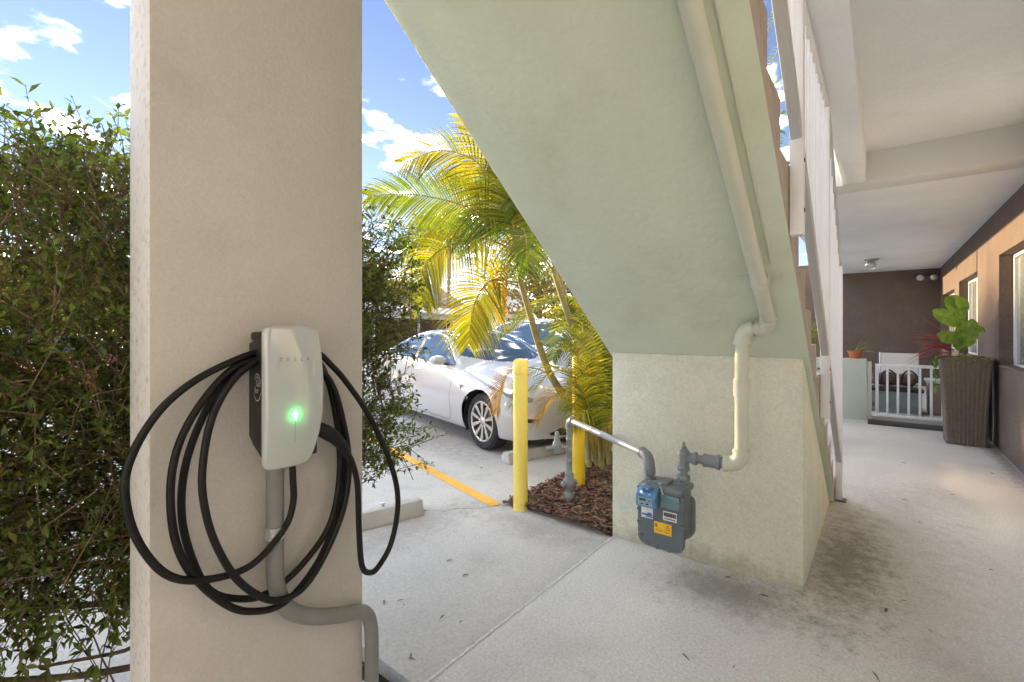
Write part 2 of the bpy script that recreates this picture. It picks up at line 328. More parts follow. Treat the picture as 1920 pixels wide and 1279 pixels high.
# painted stall line (uneven edges)
def stall_line(a, length, w=0.105):
    b = MB(); n = 60; vs_ = []
    for i in range(n + 1):
        c = Vector(a) + SD * (length * i / n)
        for s_ in (-1, 1):
            e = c + SP * (s_ * (w / 2 + random.uniform(-0.003, 0.003))); vs_.append((e.x, e.y, LOT_Z + 0.004))
    b.add(vs_, [(2*i, 2*i+1, 2*i+3, 2*i+2) for i in range(n)]); return b
tag(stall_line((2.86, 2.42, 0), 5.0).build('painted_line', M['line']), kind='structure')
tag(stall_line((2.86 + 5.5*SP.x, 2.42 + 5.5*SP.y + 1.0, 0), 5.0).build('painted_line', M['line']), kind='structure')
# planting beds
b = MB(); nx, ny = 40, 14
def bedz(x, y): return LOT_Z + 0.012 + 0.035 * math.sin(math.pi * min(max((y - 1.43) / 0.95, 0), 1)) ** 0.6 + 0.012 * math.sin(7*x+3*y) * math.sin(9*y)
b.add([(2.9 + 4.6*i/nx, 1.43 + 0.96*j/ny, bedz(2.9 + 4.6*i/nx, 1.43 + 0.96*j/ny)) for i in range(nx+1) for j in range(ny+1)],
      [(i*(ny+1)+j, (i+1)*(ny+1)+j, (i+1)*(ny+1)+j+1, i*(ny+1)+j+1) for i in range(nx) for j in range(ny)])
tag(b.build('palm_bed_soil', M['soil']), kind='structure')
b = MB(); b.add([(-9,1.421,-0.085),(1.22,1.421,-0.085),(1.22,2.32,-0.085),(-9,2.32,-0.085)], [(0,1,2,3)])
tag(b.build('hedge_bed_soil', M['soil']), kind='structure')
def chips(name, n, x0, x1, y0, y1, zf, size):
    b = MB()
    for _ in range(n):
        x, y = random.uniform(x0, x1), random.uniform(y0, y1)
        L = size * random.uniform(0.5, 1.5); W = L * random.uniform(0.25, 0.5); T = L * random.uniform(0.06, 0.14)
        ax = Vector((random.uniform(-1,1), random.uniform(-1,1), random.uniform(-0.35,0.35))).normalized()
        ay = ax.cross(Vector((random.uniform(-.4,.4), random.uniform(-.4,.4), 1))).normalized(); az = ax.cross(ay)
        c = Vector((x, y, zf(x, y) + random.uniform(0, size*0.5)))
        k = random.uniform(0.3, 0.9)
        b.add([c-ax*L/2-ay*W/2, c+ax*L/2-ay*W/2*k, c+ax*L/2*0.9+ay*W/2*k, c-ax*L/2*0.85+ay*W/2, c+az*T-ax*L*0.3, c+az*T+ax*L*0.3],
              [(3,2,1,0),(0,1,5,4),(1,2,5),(2,3,4,5),(3,0,4)])
    return tag(b.raw(name, M['mulch']), kind='stuff')
tag(chips('bark_mulch', 5200, 2.89, 5.6, 1.44, 2.41, bedz, 0.042), 'brown bark mulch spread around the palms and gas riser', 'mulch')
tag(chips('bark_mulch', 1500, -0.9, 1.21, 1.43, 2.3, lambda x, y: -0.085, 0.036), 'brown bark mulch in the sunken bed under the hedge', 'mulch')
# ---------------------------------------------------------------- building
bl = thing('apartment_building', 'dark brown stucco apartment block with covered ground floor walkway and white ceiling', 'building', (7, -1.09, 0))
WV, WB = -1.09, -1.30
opens = [(3.0, 4.5, 0.96, 2.25), (6.15, 7.77, 0.96, 2.26), (9.28, 11.25, 0.96, 2.225), (11.9, 14.05, 0.96, 2.15)]
b = MB(); x = -9.0
for k, (a, c, z0, z1) in enumerate(opens):
    if k == 1:
        b.box(x, 5.2, WB, WV, -0.2, 3.08); b.build('near_wall', M['near_wall'], bl); b = MB(); x = 5.2
    b.box(x, a, WB, WV, -0.2, 3.08); b.box(a, c, WB, WV, -0.2, z0); b.box(a, c, WB, WV, z1, 3.08); x = c
b.box(x, 14.5, WB, WV, -0.2, 3.08)
b.build('wall', M['wall'], bl)
MB().box(14.5, 14.7, WB, 3.2, -0.2, 3.08).build('end_wall', M['wall'], bl)
MB().box(-9, 5.56, WB, 0.10, 3.08, 3.3).build('ceiling', M['ceil'], bl)
MB().box(5.9, 14.5, WV, 0.95, 2.80, 3.3).build('ceiling', M['ceil'], bl)
MB().box(5.56, 5.9, WV, 0.95, 2.795, 3.3).build('cross_beam', M['beam'], bl, bevel=0.006)
MB().box(-9, 5.56, 0.10, 0.285, 2.80, 3.3).build('edge_beam', M['ceil'], bl, bevel=0.006)
MB().box(-1.6, 1.0, 0.285, 1.42, 2.82, 3.0).build('landing_slab', M['soffit'], bl)
MB().box(-9, 14.7, -1.32, -1.09, 3.3, 5.9).build('upper_wall', M['wall'], bl)
M['win_glass'] = mat('window_glass', (0.20, 0.23, 0.22), 0.05, spec=0.9, var=(1.2, 0.3))
for (a, c, z0, z1) in opens:
    f = 0.045; y0, y1 = -1.255, -1.205
    w = MB(); w.box(a+.002, a+f, y0, y1, z0+.002, z1-.002); w.box(c-f, c-.002, y0, y1, z0+.002, z1-.002)
    w.box(a+f, c-f, y0, y1, z0+.002, z0+f); w.box(a+f, c-f, y0, y1, z1-f, z1-.002)
    fr = w.build('window', M['white_metal'], bl, bevel=0.004)
    xm = (a + c) / 2
    MB().box(xm-.022, xm+.022, y0+.004, y1+.006, z0+f, z1-f).build('mullion', M['white_metal'], fr, bevel=0.003)
    MB().box(a+f, xm-.022, y0+.018, y0+.026, z0+f, z1-f).build('pane', M['win_glass'], fr)
    MB().box(xm+.022, c-f, y0+.018, y0+.026, z0+f, z1-f).build('pane', M['win_glass'], fr)
    MB().box(a-.0, c+.0, -1.20, WV+0.012, z0+.001, z0+.028).build('sill', M['wall'], fr, bevel=0.004)
# ---------------------------------------------------------------- concrete pillar
PV0, PV1, PX0, PX1 = 1.23, 1.383, 0.3017, 0.827
pl = MB().box(PX0, PX1, PV0, PV1, -0.2, 2.82).build('concrete_pillar', M['pillar'], bevel=0.004, origin=(0.56, 1.3, 0))
tag(pl, 'wide cream painted concrete pillar carrying the charger', 'pillar')
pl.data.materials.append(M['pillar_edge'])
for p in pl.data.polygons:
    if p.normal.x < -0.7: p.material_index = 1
# ---------------------------------------------------------------- staircase
SL, ZU, ZN = 0.75, 3.415, 3.72          # slope, underside and nosing line: z = Z - SL*x
st = thing('concrete_staircase', 'pale green concrete staircase rising overhead on a solid block base', 'staircase', (3.0, 0.87, 0))
BX = 2.893
b = MB().prism([(BX, 0.0), (4.55, 0.0), (BX, ZU - SL*BX - 0.002)], 'y', 0.318, 1.42)
b.build('base', M['block'], st, bevel=0.006)
xt = 0.92
b = MB().prism([(4.55, 0.002), (4.66, 0.002), (xt, 3.5325 - SL*xt), (xt, ZU - SL*xt)], 'y', 0.288, 1.445)
so = b.build('soffit_slab', M['soffit'], st, bevel=0.005)
so.data.materials.append(M['stairside'])
for p in so.data.polygons:
    if p.normal.y < -0.7: p.material_index = 1
sp0 = None
for i in range(1, 17):
    xi = 4.96 - 0.25 * i; zi = 0.1875 * i
    t = MB().prism([(0, 0), (-0.25, 0), (-0.25, -0.002), (0, -0.186)], 'y', -0.5785, 0.5785)
    if sp0 is None:
        o = t.build('step', M['stairside'], st, bevel=0.004, local=True); sp0 = o
        o.data.materials.append(M['step'])
        for p in o.data.polygons:
            if abs(p.normal.y) < 0.5: p.material_index = 1
    else: o = sp0.copy(); COL.objects.link(o)
    o.location = (xi - 3.0, 0.8665 - 0.87, zi)
# ---------------------------------------------------------------- picket railing
RV = 0.262
rl = thing('stair_railing', 'white metal picket railing climbing beside the staircase', 'railing', (4.65, RV, 0))
def zb(x): return 3.82 - SL * x
def ztop(x): return min(2.765, 5.42 - SL * x)
dirn = Vector((1, 0, -SL)).normalized(); nrm = Vector((SL, 0, 1)).normalized()
def slopebar(x0, x1, zf, hv, hn):
    c = Vector(((x0+x1)/2, RV, zf((x0+x1)/2))); L = (Vector((x1, 0, zf(x1))) - Vector((x0, 0, zf(x0)))).length
    return MB().obox(c, dirn, (0, 1, 0), nrm, L/2, hv, hn)
slopebar(1.0, 4.70, zb, 0.019, 0.030).build('bottom_rail', M['rail_grey'], rl, bevel=0.003)
slopebar(3.545, 4.72, lambda x: 5.42 - SL*x, 0.019, 0.022).build('top_rail', M['rail_grey'], rl, bevel=0.003)
MB().box(1.0, 3.56, RV-0.019, RV+0.019, 2.757, 2.797).build('top_rail', M['white_metal'], rl, bevel=0.003)
POSTS = (0.98, 2.19, 3.42, 4.65)
for k, px_ in enumerate(POSTS):
    z0 = 0.001 if k == 3 else zb(px_) - 0.40
    o = MB().box(px_-.026, px_+.026, RV-.0245, RV+.0235, z0, ztop(px_) - 0.02).build('post', M['white_metal'], rl, bevel=0.003)
    if k < 3:
        for dz in (0.10, 0.30): MB().lathe((px_, RV-.028, z0+dz), (0, 1, 0), [(0, .009), (.004, .009), (.004, .006), (.07, .006)], 8).build('bolt', M['bolt'], o)
    else: MB().box(px_-.05, px_+.05, RV-.05, RV+.023, 0.001, 0.009).build('base_plate', M['bolt'], o)
x = 1.10
pick = None
while x < 4.6:
    if min(abs(x - p) for p in POSTS) > 0.05:
        MB().box(x-.007, x+.007, RV-.006, RV+.006, zb(x) + 0.02, ztop(x) - 0.012).build('picket', M['white_metal'], rl)
    x += 0.1225
# ---------------------------------------------------------------- low wall, gate, mat at the far end of the walkway
lw = MB().box(8.98, 9.14, 0.156, 1.42, 0.0, 0.94).build('low_wall', M['pale_green'], bevel=0.006, origin=(9.06, 0.8, 0))
tag(lw, 'pale green rendered low wall beside the white gate', 'wall')
gt = thing('garden_gate', 'white metal picket gate closing the patio at the walkway end', 'gate', (9.05, -0.3, 0))
MB().box(9.03, 9.08, 0.098, 0.150, 0.0, 0.90).build('gate_post', M['white_metal'], gt, bevel=0.003)
GX0, GX1, GY0, GY1 = 9.035, 9.075, -0.98, 0.055
MB().box(GX0, GX1, GY0, GY1, 0.825, 0.870).build('top_rail', M['white_metal'], gt, bevel=0.003)
MB().box(GX0, GX1, GY0, GY1, 0.075, 0.112).build('bottom_rail', M['white_metal'], gt, bevel=0.003)
for k in range(9):
    y = GY1 - 0.022 - k * 0.124; hw = 0.021 if k == 0 else 0.0145
    MB().box(GX0+.004, GX1-.004, y-hw, y+hw, 0.112, 0.825).build('picket', M['white_metal'], gt, bevel=0.002)
for z in (0.25, 0.74): MB().lathe((9.05, 0.076, z-.03), (0, 0, 1), [(0, .012), (.06, .012)], 10).build('hinge', M['bolt'], gt)
mt = MB().prism([(8.62, 0.001), (8.99, 0.001), (8.99, 0.022), (8.70, 0.018)], 'y', -0.98, 0.14).build('threshold_mat', M['black_rubber'], bevel=0.003, origin=(8.8, -0.4, 0))
tag(mt, 'black rubber threshold mat lying in front of the gate', 'mat')
st2 = MB().box(9.10, 14.5, -1.09, 1.42, 0.0, 0.06).build('patio_step', M['step'])
tag(st2, kind='structure')
# ceiling lamp and wall floodlight
cl = thing('ceiling_light', 'small round metal spotlight on the walkway ceiling', 'light', tuple(on_d(1634, 488, 9.3)))
c = cl.location
cl.location = (c.x, c.y, 2.80); cx, cy = c.x, c.y
MB().lathe((cx, cy, 2.798), (0, 0, -1), [(0, .12), (.02, .12), (.03, .09)], 20).build('canopy', M['galv'], cl)
MB().lathe((cx, cy, 2.768), (0, 0, -1), [(0, .02), (.05, .02)], 12).build('stem', M['galv'], cl)
MB().lathe((cx, cy, 2.72), (-0.5, 0.2, -0.8), [(-.02, .03), (0, .075), (.09, .085), (.10, .08), (.085, .07)], 20).build('lamp_head', M['galv'], cl)
fl = thing('wall_floodlight', 'small twin floodlight high on the dark end wall', 'light', (14.5, -0.86, 2.6))
MB().box(14.44, 14.498, -0.93, -0.79, 2.52, 2.68).build('housing', M['bolt'], fl, bevel=0.01)
for y in (-0.98, -0.74): MB().lathe((14.40, y, 2.60), (-1, 0, -0.2), [(0, .04), (.02, .065), (.09, .07), (.10, .055)], 14).build('lamp_head', M['galv'], fl)

# ================================================================== CHARGER on the pillar
ch = thing('wall_charger', 'white fronted electric car charger with green light and coiled black cable on the pillar', 'charger', (0.55, 1.23, 1.24))
CXc, CZt, CH = 0.567, 1.407, 0.345        # centre x, top z, height
VF, VP = 1.115, 1.137                     # front and rear of the glass plate
RT, RW = [0, .05, .17, .40, .64, .79, .90, .97, 1.0], [.057, .063, .0690, .0760, .0725, .063, .051, .043, .039]
def hw(t): return 0.0725                  # left half width; the right edge swells and tapers
def hwr(t): return float(np.interp(t, RT, RW))
def front(u, t): # depth of the glass, u in -1..1
    return VF + 0.010 * abs(u) ** 2.2 + 0.012 * (max(t - 0.62, 0) / 0.38) ** 2 + 0.004 * (1 - t) ** 4 - 0.003 * math.sin(math.pi * t)
def corner(w, z, r, rb):                  # rounded corners
    if z < r: w -= r - math.sqrt(max(r*r - (r - z) ** 2, 0))
    if CH - z < rb: w -= rb - math.sqrt(max(rb*rb - (rb - (CH - z)) ** 2, 0))
    return w
def outline(t): return corner(hw(t), t * CH, .020, .024), corner(hwr(t), t * CH, .020, .030)
nt_, nu = 64, 24
ts = [0.5 - 0.5 * math.cos(math.pi * i / nt_) for i in range(nt_ + 1)]
b = MB(); vv = []
for t in ts:
    wl_, wr_ = outline(t)
    for j in range(nu + 1):
        u = -1 + 2 * j / nu; us = math.sin(u * math.pi / 2)
        e = max(abs(us) - 0.93, 0) / 0.07; et = max(max(0.02 - t, t - 0.98), 0) / 0.02
        w = wr_ if us > 0 else wl_; vv.append((CXc + us * w, front(us * w / .0745, t) + 0.006 * e ** 2 + 0.006 * et ** 2, CZt - t * CH))
fs = [(i*(nu+1)+j, i*(nu+1)+j+1, (i+1)*(nu+1)+j+1, (i+1)*(nu+1)+j) for i in range(nt_) for j in range(nu)]
n0 = len(vv)
ring = [j for j in range(nu+1)] + [i*(nu+1)+nu for i in range(1, nt_+1)] + [nt_*(nu+1)+j for j in range(nu-1, -1, -1)] + [i*(nu+1) for i in range(nt_-1, 0, -1)]
back = [(vv[k][0], VP + 0.004, vv[k][2]) for k in ring]
fs += [(ring[k], n0 + k, n0 + (k+1) % len(ring), ring[(k+1) % len(ring)]) for k in range(len(ring))] + [tuple(n0 + k for k in range(len(ring)))]
b.add(vv + back, fs)
pla = b.build('front_plate', M['plate'], ch, angle=60)
# dark housing behind the plate: side profile tapers to the wall at the bottom
prof = [(VP + 0.002, 1.39), (1.2295, 1.365), (1.2295, 1.135), (1.205, 1.115), (VP + 0.002, 1.078)]
hs_ = MB().prism([(y, z) for y, z in prof], 'x', CXc - 0.066, CXc + 0.066).build('housing', M['charger_dark'], ch, bevel=0.005)
# cable hanger ring behind the plate top
MB().box(CXc - 0.062, CXc + 0.062, 1.150, 1.2295, 1.372, 1.393).build('cable_hook', M['charger_dark'], ch, bevel=0.006)
# lettering and light
def on_plate(x, z, lift=0.0006):
    t = (CZt - z) / CH; return (x, front((x - CXc) / .0745, t) - lift, z)
tx = MB()
for k, letter in enumerate('TESLA'):
    v_, f_ = text_mb(letter, 0.0125)
    tx.add([on_plate(CXc - 0.006 + (k - 2) * 0.0165 + p[0], 1.326 + p[1]) for p in v_], f_)
tx.build('lettering', M['logo_grey'], pla, smooth=False)
z0, z1 = 1.180, 1.204
sl = MB(); hw_ = 0.0018
sl.add([on_plate(CXc - .006 - hw_*0.4, z0, .0008), on_plate(CXc - .006 + hw_*0.4, z0, .0008), on_plate(CXc - .006 + hw_, (z0+z1)/2, .0008), on_plate(CXc - .006 + hw_*0.5, z1, .0008), on_plate(CXc - .006 - hw_*0.5, z1, .0008), on_plate(CXc - .006 - hw_, (z0+z1)/2, .0008)], [(0,1,2,3,4,5)])
sl.build('status_light', M['led'], pla, smooth=False)
se = MB(); se.add([on_plate(CXc - .0065, 1.125), on_plate(CXc - .0055, 1.125), on_plate(CXc - .0055, 1.178), on_plate(CXc - .0065, 1.178)], [(0,1,2,3)])
se.build('light_seam', M['logo_grey'], pla, smooth=False)
ld = bpy.data.lights.new('status_light_lamp', 'POINT'); ld.energy = 0.0022; ld.color = (0.08, 1.0, 0.2); ld.shadow_soft_size = 0.006
lo = bpy.data.objects.new('status_light_lamp', ld); COL.objects.link(lo); lo.location = (CXc - .006, VF - 0.010, 1.192)
# installer sticker on the left side
sx = CXc - 0.0667
sk = MB()
for k, (word, sz, dz) in enumerate((('Gulf', .019, .006), ('Bear', .017, -.010))):
    v_, f_ = text_mb(word, sz)
    sk.add([(sx, 1.178 + (-.006 if k == 0 else .004) - p[0]*0.72 + .0, 1.262 + dz + p[1]*1.15) for p in v_], f_)
def arc(cy, cz, r, a0, a1, w=0.0022):
    vs_ = []; n = 14
    for i in range(n + 1):
        a = R(a0 + (a1 - a0) * i / n)
        for rr in (r, r + w): vs_.append((sx, cy + rr * 0.62 * math.cos(a), cz + rr * math.sin(a)))
    sk.add(vs_, [(2*i, 2*i+1, 2*i+3, 2*i+2) for i in range(n)])
arc(1.178, 1.262, .028, 35, 150); arc(1.178, 1.262, .021, 40, 140, .0018); arc(1.178, 1.258, .030, 200, 335)
sk.build('installer_sticker', M['sticker_white'], hs_, smooth=False)
# cable: one continuous length wound over the hook
def zp(x, y): return (x / 1.778 + 200, y / 1.778 + 560)
def cpts(lst, v):
    out = []
    for k, q in enumerate(lst):
        px_, py_ = zp(q[0], q[1]); vv_ = q[2] if len(q) > 2 else v
        out.append(on_v(px_, py_, vv_))
    return out
back_pt = [(560, 175, 1.196), (650, 170, 1.196)]
path = cpts([(618, 530, 1.175), (621, 600, 1.172), (622, 680, 1.170), (590, 770, 1.168), (480, 890, 1.168), (330, 937, 1.172), (200, 920, 1.175), (100, 800, 1.178), (60, 640, 1.18), (90, 510, 1.182), (180, 370, 1.184), (300, 270, 1.184), (440, 200, 1.19), (520, 178, 1.196),
             (650, 172, 1.20), (725, 240, 1.198), (768, 420, 1.195), (775, 600, 1.195), (740, 760, 1.195), (640, 900, 1.195), (530, 985, 1.196), (430, 1000, 1.20), (340, 970, 1.20), (282, 860, 1.20), (250, 720, 1.20), (262, 560, 1.20), (318, 400, 1.20), (400, 265, 1.20), (490, 195, 1.205),
             (640, 178, 1.21), (735, 270, 1.208), (780, 440, 1.205), (790, 600, 1.205), (755, 760, 1.20), (690, 900, 1.185), (590, 1015, 1.175), (480, 1043, 1.172), (390, 1015, 1.175), (285, 920, 1.18), (228, 800, 1.18), (213, 640, 1.18), (236, 500, 1.18), (300, 370, 1.182), (400, 250, 1.186), (490, 205, 1.19),
             (640, 190, 1.188), (745, 275, 1.182), (793, 430, 1.18), (808, 560, 1.18), (790, 700, 1.178), (730, 850, 1.17), (660, 960, 1.162), (580, 1005, 1.158), (510, 992, 1.155), (430, 930, 1.155), (360, 810, 1.158), (324, 680, 1.16), (320, 560, 1.162), (350, 400, 1.165), (415, 280, 1.17), (490, 215, 1.178),
             (600, 160, 1.186), (700, 180, 1.18), (745, 218, 1.17), (800, 280, 1.165), (880, 400, 1.16), (950, 560, 1.16), (971, 680, 1.16), (950, 810, 1.158), (905, 895, 1.155), (873, 913, 1.152), (850, 885, 1.15), (841, 760, 1.148), (836, 620, 1.147), (818, 545, 1.146), (800, 515, 1.146)], 1.17)
MB().tube(catmull(path, 8), 0.0081, 12).build('charging_cable', M['cable'], ch)
cp = cpts([(806, 525, 1.146), (785, 490, 1.146), (755, 460, 1.148), (720, 440, 1.155), (690, 432, 1.165), (660, 430, 1.175)], 1.146)
cc = catmull(cp, 6); nn = len(cc)
MB().tube(cc, [0.0100 + 0.0090 * min(1, i / (nn * 0.45)) for i in range(nn)], 16).build('connector', M['cable'], ch)
# conduit feeding the charger
cd = thing('electrical_conduit', 'grey flexible conduit running from the charger down and round the pillar edge', 'conduit', (0.6, 1.2, 0))
cpt = [on_v(*p) for p in ((516, 850, 1.19), (516, 930, 1.19), (516, 1040, 1.19), (517, 1090, 1.19), (526, 1122, 1.19), (548, 1147, 1.19), (588, 1156, 1.19), (640, 1153, 1.19), (672, 1147, 1.195), (689, 1154, 1.20), (696, 1180, 1.205), (697, 1230, 1.21), (696, 1300, 1.215))]
cpt.append(Vector((cpt[-1].x, cpt[-1].y + .02, 0.1))); cpt.append(Vector((cpt[-1].x, cpt[-1].y, -0.08)))
MB().tube(catmull(cpt, 7), 0.0205, 16).build('conduit', M['conduit'], cd)
a = on_v(516, 996, 1.19)
MB().lathe((a.x, a.y, a.z - .016), (0, 0, 1), [(0, .0215), (0, .0235), (.006, .0235), (.007, .0222), (.022, .0222), (.023, .0235), (.03, .0235), (.03, .0215)], 20).build('coupling', M['galv'], cd)
MB().box(a.x + .02, a.x + .036, a.y - .006, a.y + .03, a.z - .004, a.z + .01).build('strap_ear', M['galv'], cd, bevel=.002)
# ================================================================== GAS METER, RISER, SUPPLY PIPE
gm = thing('gas_meter', 'grey gas meter with blue index window and yellow label on the block wall', 'meter', (2.6, 0.94, 0.2))
XF = 2.48
def rrect(y0, y1, z0, z1, r_top, r_bot, n=6):
    pts = []
    for cy, cz, r, a0 in ((y1 - r_top, z1 - r_top, r_top, 0), (y0 + r_top, z1 - r_top, r_top, 90), (y0 + r_bot, z0 + r_bot, r_bot, 180), (y1 - r_bot, z0 + r_bot, r_bot, 270)):
        for i in range(n + 1):
            a = R(a0 + 90 * i / n); pts.append((cy + r * math.cos(a), cz + r * math.sin(a)))
    return pts
MB().prism(rrect(0.806, 1.064, 0.205, 0.518, .012, .055), 'x', XF, XF + .022).build('front_cover', M['meter'], gm, bevel=.006)
MB().prism(rrect(0.822, 1.048, 0.225, 0.521, .012, .05), 'x', XF + .022, XF + .165).build('body', M['meter'], gm, bevel=.004)
MB().prism(rrect(0.812, 1.058, 0.215, 0.46, .04, .06), 'x', XF + .165, XF + .235).build('rear_cover', M['meter'], gm, bevel=.02)
MB().box(XF - .004, XF + .19, 0.812, 1.058, 0.508, 0.545).build('top_cap', M['meter_light'], gm, bevel=.010)
MB().box(XF + .03, XF + .13, 0.91, 0.985, 0.544, 0.555).build('top_plate', M['meter_light'], gm, bevel=.003)
MB().box(XF + .045, XF + .115, 0.902, 0.915, 0.551, 0.563).build('latch', M['meter'], gm, bevel=.003)
bolts = [(0.815, .50), (0.815, .425), (0.812, .355), (0.815, .285), (0.828, .228), (0.885, .213), (0.95, .213), (1.01, .222), (1.05, .26), (1.056, .33), (1.056, .40), (1.056, .47), (0.93, .43)]
for y, z in bolts: MB().lathe((XF + .001, y, z), (-1, 0, 0), [(0, .010), (.007, .010), (.009, .007)], 8).build('bolt', M['meter'], gm)
for y in (0.818, 1.052): MB().lathe((XF - .002, y, .522), (-1, 0, 0), [(0, .010), (.009, .010), (.011, .007)], 8).build('bolt', M['bolt'], gm)
ix = MB().prism([(XF + .004, .545), (XF - .035, .528), (XF - .062, .497), (XF - .062, .436), (XF + .002, .431)], 'y', 0.938, 1.048).build('index_window', M['meter_blue'], gm, bevel=.006)
MB().box(XF - .0635, XF - .0618, 0.955, 1.035, .444, .490).build('dial_plate', M['meter_dial'], ix)
for k, (y0, y1, z0, z1) in enumerate(((.99, 1.025, .472, .484), (1.005, 1.02, .452, .458), (.975, .99, .452, .460), (.962, .98, .474, .478))): MB().box(XF - .0646, XF - .0634, y0, y1, z0, z1).build('digits', M['black_ink'], ix)
MB().lathe((XF - .03, 0.995, .533), (0, 0, 1), [(0, .03), (.012, .028), (.018, .018)], 16).build('index_dome', M['meter_blue'], ix)
MB().box(XF - .012, XF + .002, 0.828, 0.93, .437, .507).build('badge_plate', M['meter_badge'], gm, bevel=.004)
MB().lathe((XF - .01, 0.925, .536), (0, .3, 1), [(-.03, .007), (.02, .007), (.03, .012), (.035, .004)], 8).build('seal_screw', M['galv'], gm)
def plabel(name, y0, y1, z0, z1, m_, inks):
    o = MB().box(XF - .0022, XF - .0004, y0, y1, z0, z1).build(name, m_, gm, bevel=.0006)
    for (a0, a1, c0, c1, im) in inks:
        MB().box(XF - .003, XF - .0023, y0 + (y1-y0)*a0, y0 + (y1-y0)*a1, z0 + (z1-z0)*c0, z0 + (z1-z0)*c1).build('print', im, o)
plabel('dial_label', 0.975, 1.040, .358, .430, M['white_label'], [(.05, .95, .18, .34, M['blue_ink']), (.1, .45, .30, .44, M['blue_ink']), (.0, .6, .08, .16, M['blue_ink'])])
bars = [(i / 22 + .04, i / 22 + .04 + (0.028 if i % 3 else 0.04), .42, .86, M['black_ink']) for i in range(20)] + [(.1, .9, .16, .26, M['black_ink'])]
plabel('barcode_label', 0.845, 0.918, .370, .420, M['white_label'], bars)
plabel('warning_label', 0.872, 0.968, .290, .352, M['yellow_label'], [(.80, .94, .55, .85, M['brown_ink']), (.10, .34, .62, .68, M['brown_ink']), (.06, .38, .44, .50, M['brown_ink']), (.16, .30, .74, .82, M['brown_ink']), (.12, .4, .2, .28, M['brown_ink']), (.5, .9, .3, .34, M['brown_ink']), (.5, .85, .2, .24, M['brown_ink'])])
# meter spuds
MX = XF + .10
YI, YO = 1.035, 0.842
def hexnut(c, ax, r, h): return MB().lathe(c, ax, [(0, r*.94), (h*.1, r), (h*.9, r), (h, r*.94)], 6)
def elbow(a, corner, c, r, n=8):       # smooth 90 degree bend
    a, k, c = Vector(a), Vector(corner), Vector(c); pts = []
    for i in range(n + 1):
        t = i / n; pts.append(a * (1-t)**2 + k * 2*t*(1-t) + c * t*t)
    return pts
for y in (YI, YO):
    MB().lathe((MX, y, .538), (0, 0, 1), [(0, .030), (.02, .030), (.022, .022), (.05, .022)], 16).build('spud', M['pipe_grey'], gm)
    hexnut((MX, y, .571), (0, 0, 1), .034, .032).build('swivel_nut', M['pipe_grey'], gm)
# gas riser and inlet pipe
rs = thing('gas_riser', 'grey painted gas riser pipe with shutoff valve standing in the mulch', 'pipe', (3.20, 1.945, 0))
RX, RY, PZ = 3.20, 1.945, 0.675
prof = [(0, .024)]
z = 0.0
while z < 0.45:
    prof += [(z, .0235), (z + .05, .0235), (z + .054, .0265), (z + .066, .0265), (z + .07, .0235)]; z += 0.085
rz = MB().lathe((RX, RY, .12), (0, 0, 1), prof, 16); rz.build('riser', M['pipe_grey'], rs)
MB().lathe((RX, RY, -.03), (0, 0, 1), [(0, .03), (.08, .03), (.085, .037), (.12, .037), (.13, .030), (.16, .034), (.19, .048), (.225, .048), (.25, .034), (.28, .036), (.29, .026)], 16).build('valve_body', M['pipe_grey'], rs)
MB().lathe((RX, RY, .17), (.9, -.4, 0), [(-.07, .018), (-.066, .024), (.066, .024), (.07, .018)], 10).build('valve_key', M['pipe_grey'], rs)
e0 = Vector((MX, YI, PZ)); e1 = Vector((RX, RY, PZ)); du = (e0 - e1).normalized()
MB().tube(elbow((RX, RY, PZ - .06), (RX, RY, PZ), e1 + du * .06, 0), .030, 16).build('elbow', M['pipe_grey'], rs)
MB().tube([e1 + du * .05, e0 - du * .05], .0215, 16).build('inlet_pipe', M['pipe_light'], rs)
MB().tube(elbow(e0 - du * .065, e0, e0 + Vector((0, 0, -.065)), 0), .031, 16).build('elbow', M['pipe_grey'], rs)
MB().lathe(e0 + Vector((0, 0, -.135)), (0, 0, 1), [(0, .022), (.05, .022), (.052, .034), (.07, .034), (.072, .03), (.09, .03)], 16).build('nipple', M['pipe_grey'], rs)
for p in (e1 + du * .058, e0 - du * .068): MB().lathe(p - du * .006, du, [(0, .029), (0, .0335), (.014, .0335), (.014, .029)], 16).build('collar', M['pipe_grey'], rs)
rdir = Vector((-.75, .5, 0)).normalized()
MB().lathe((RX, RY, .46), rdir, [(0, .016), (.08, .016)], 12).build('side_nipple', M['pipe_grey'], rs)
rb = Vector((RX, RY, .46)) + rdir * .105
MB().lathe(rb + Vector((0, 0, -.05)), (0, 0, 1), [(0, .02), (.01, .034), (.05, .040), (.085, .036), (.10, .026), (.13, .020), (.165, .018), (.18, .010)], 14).build('regulator', M['pipe_grey'], rs)
MB().lathe(rb, rdir, [(0, .020), (.085, .020), (.09, .015)], 12).build('vent_nozzle', M['pipe_grey'], rs)
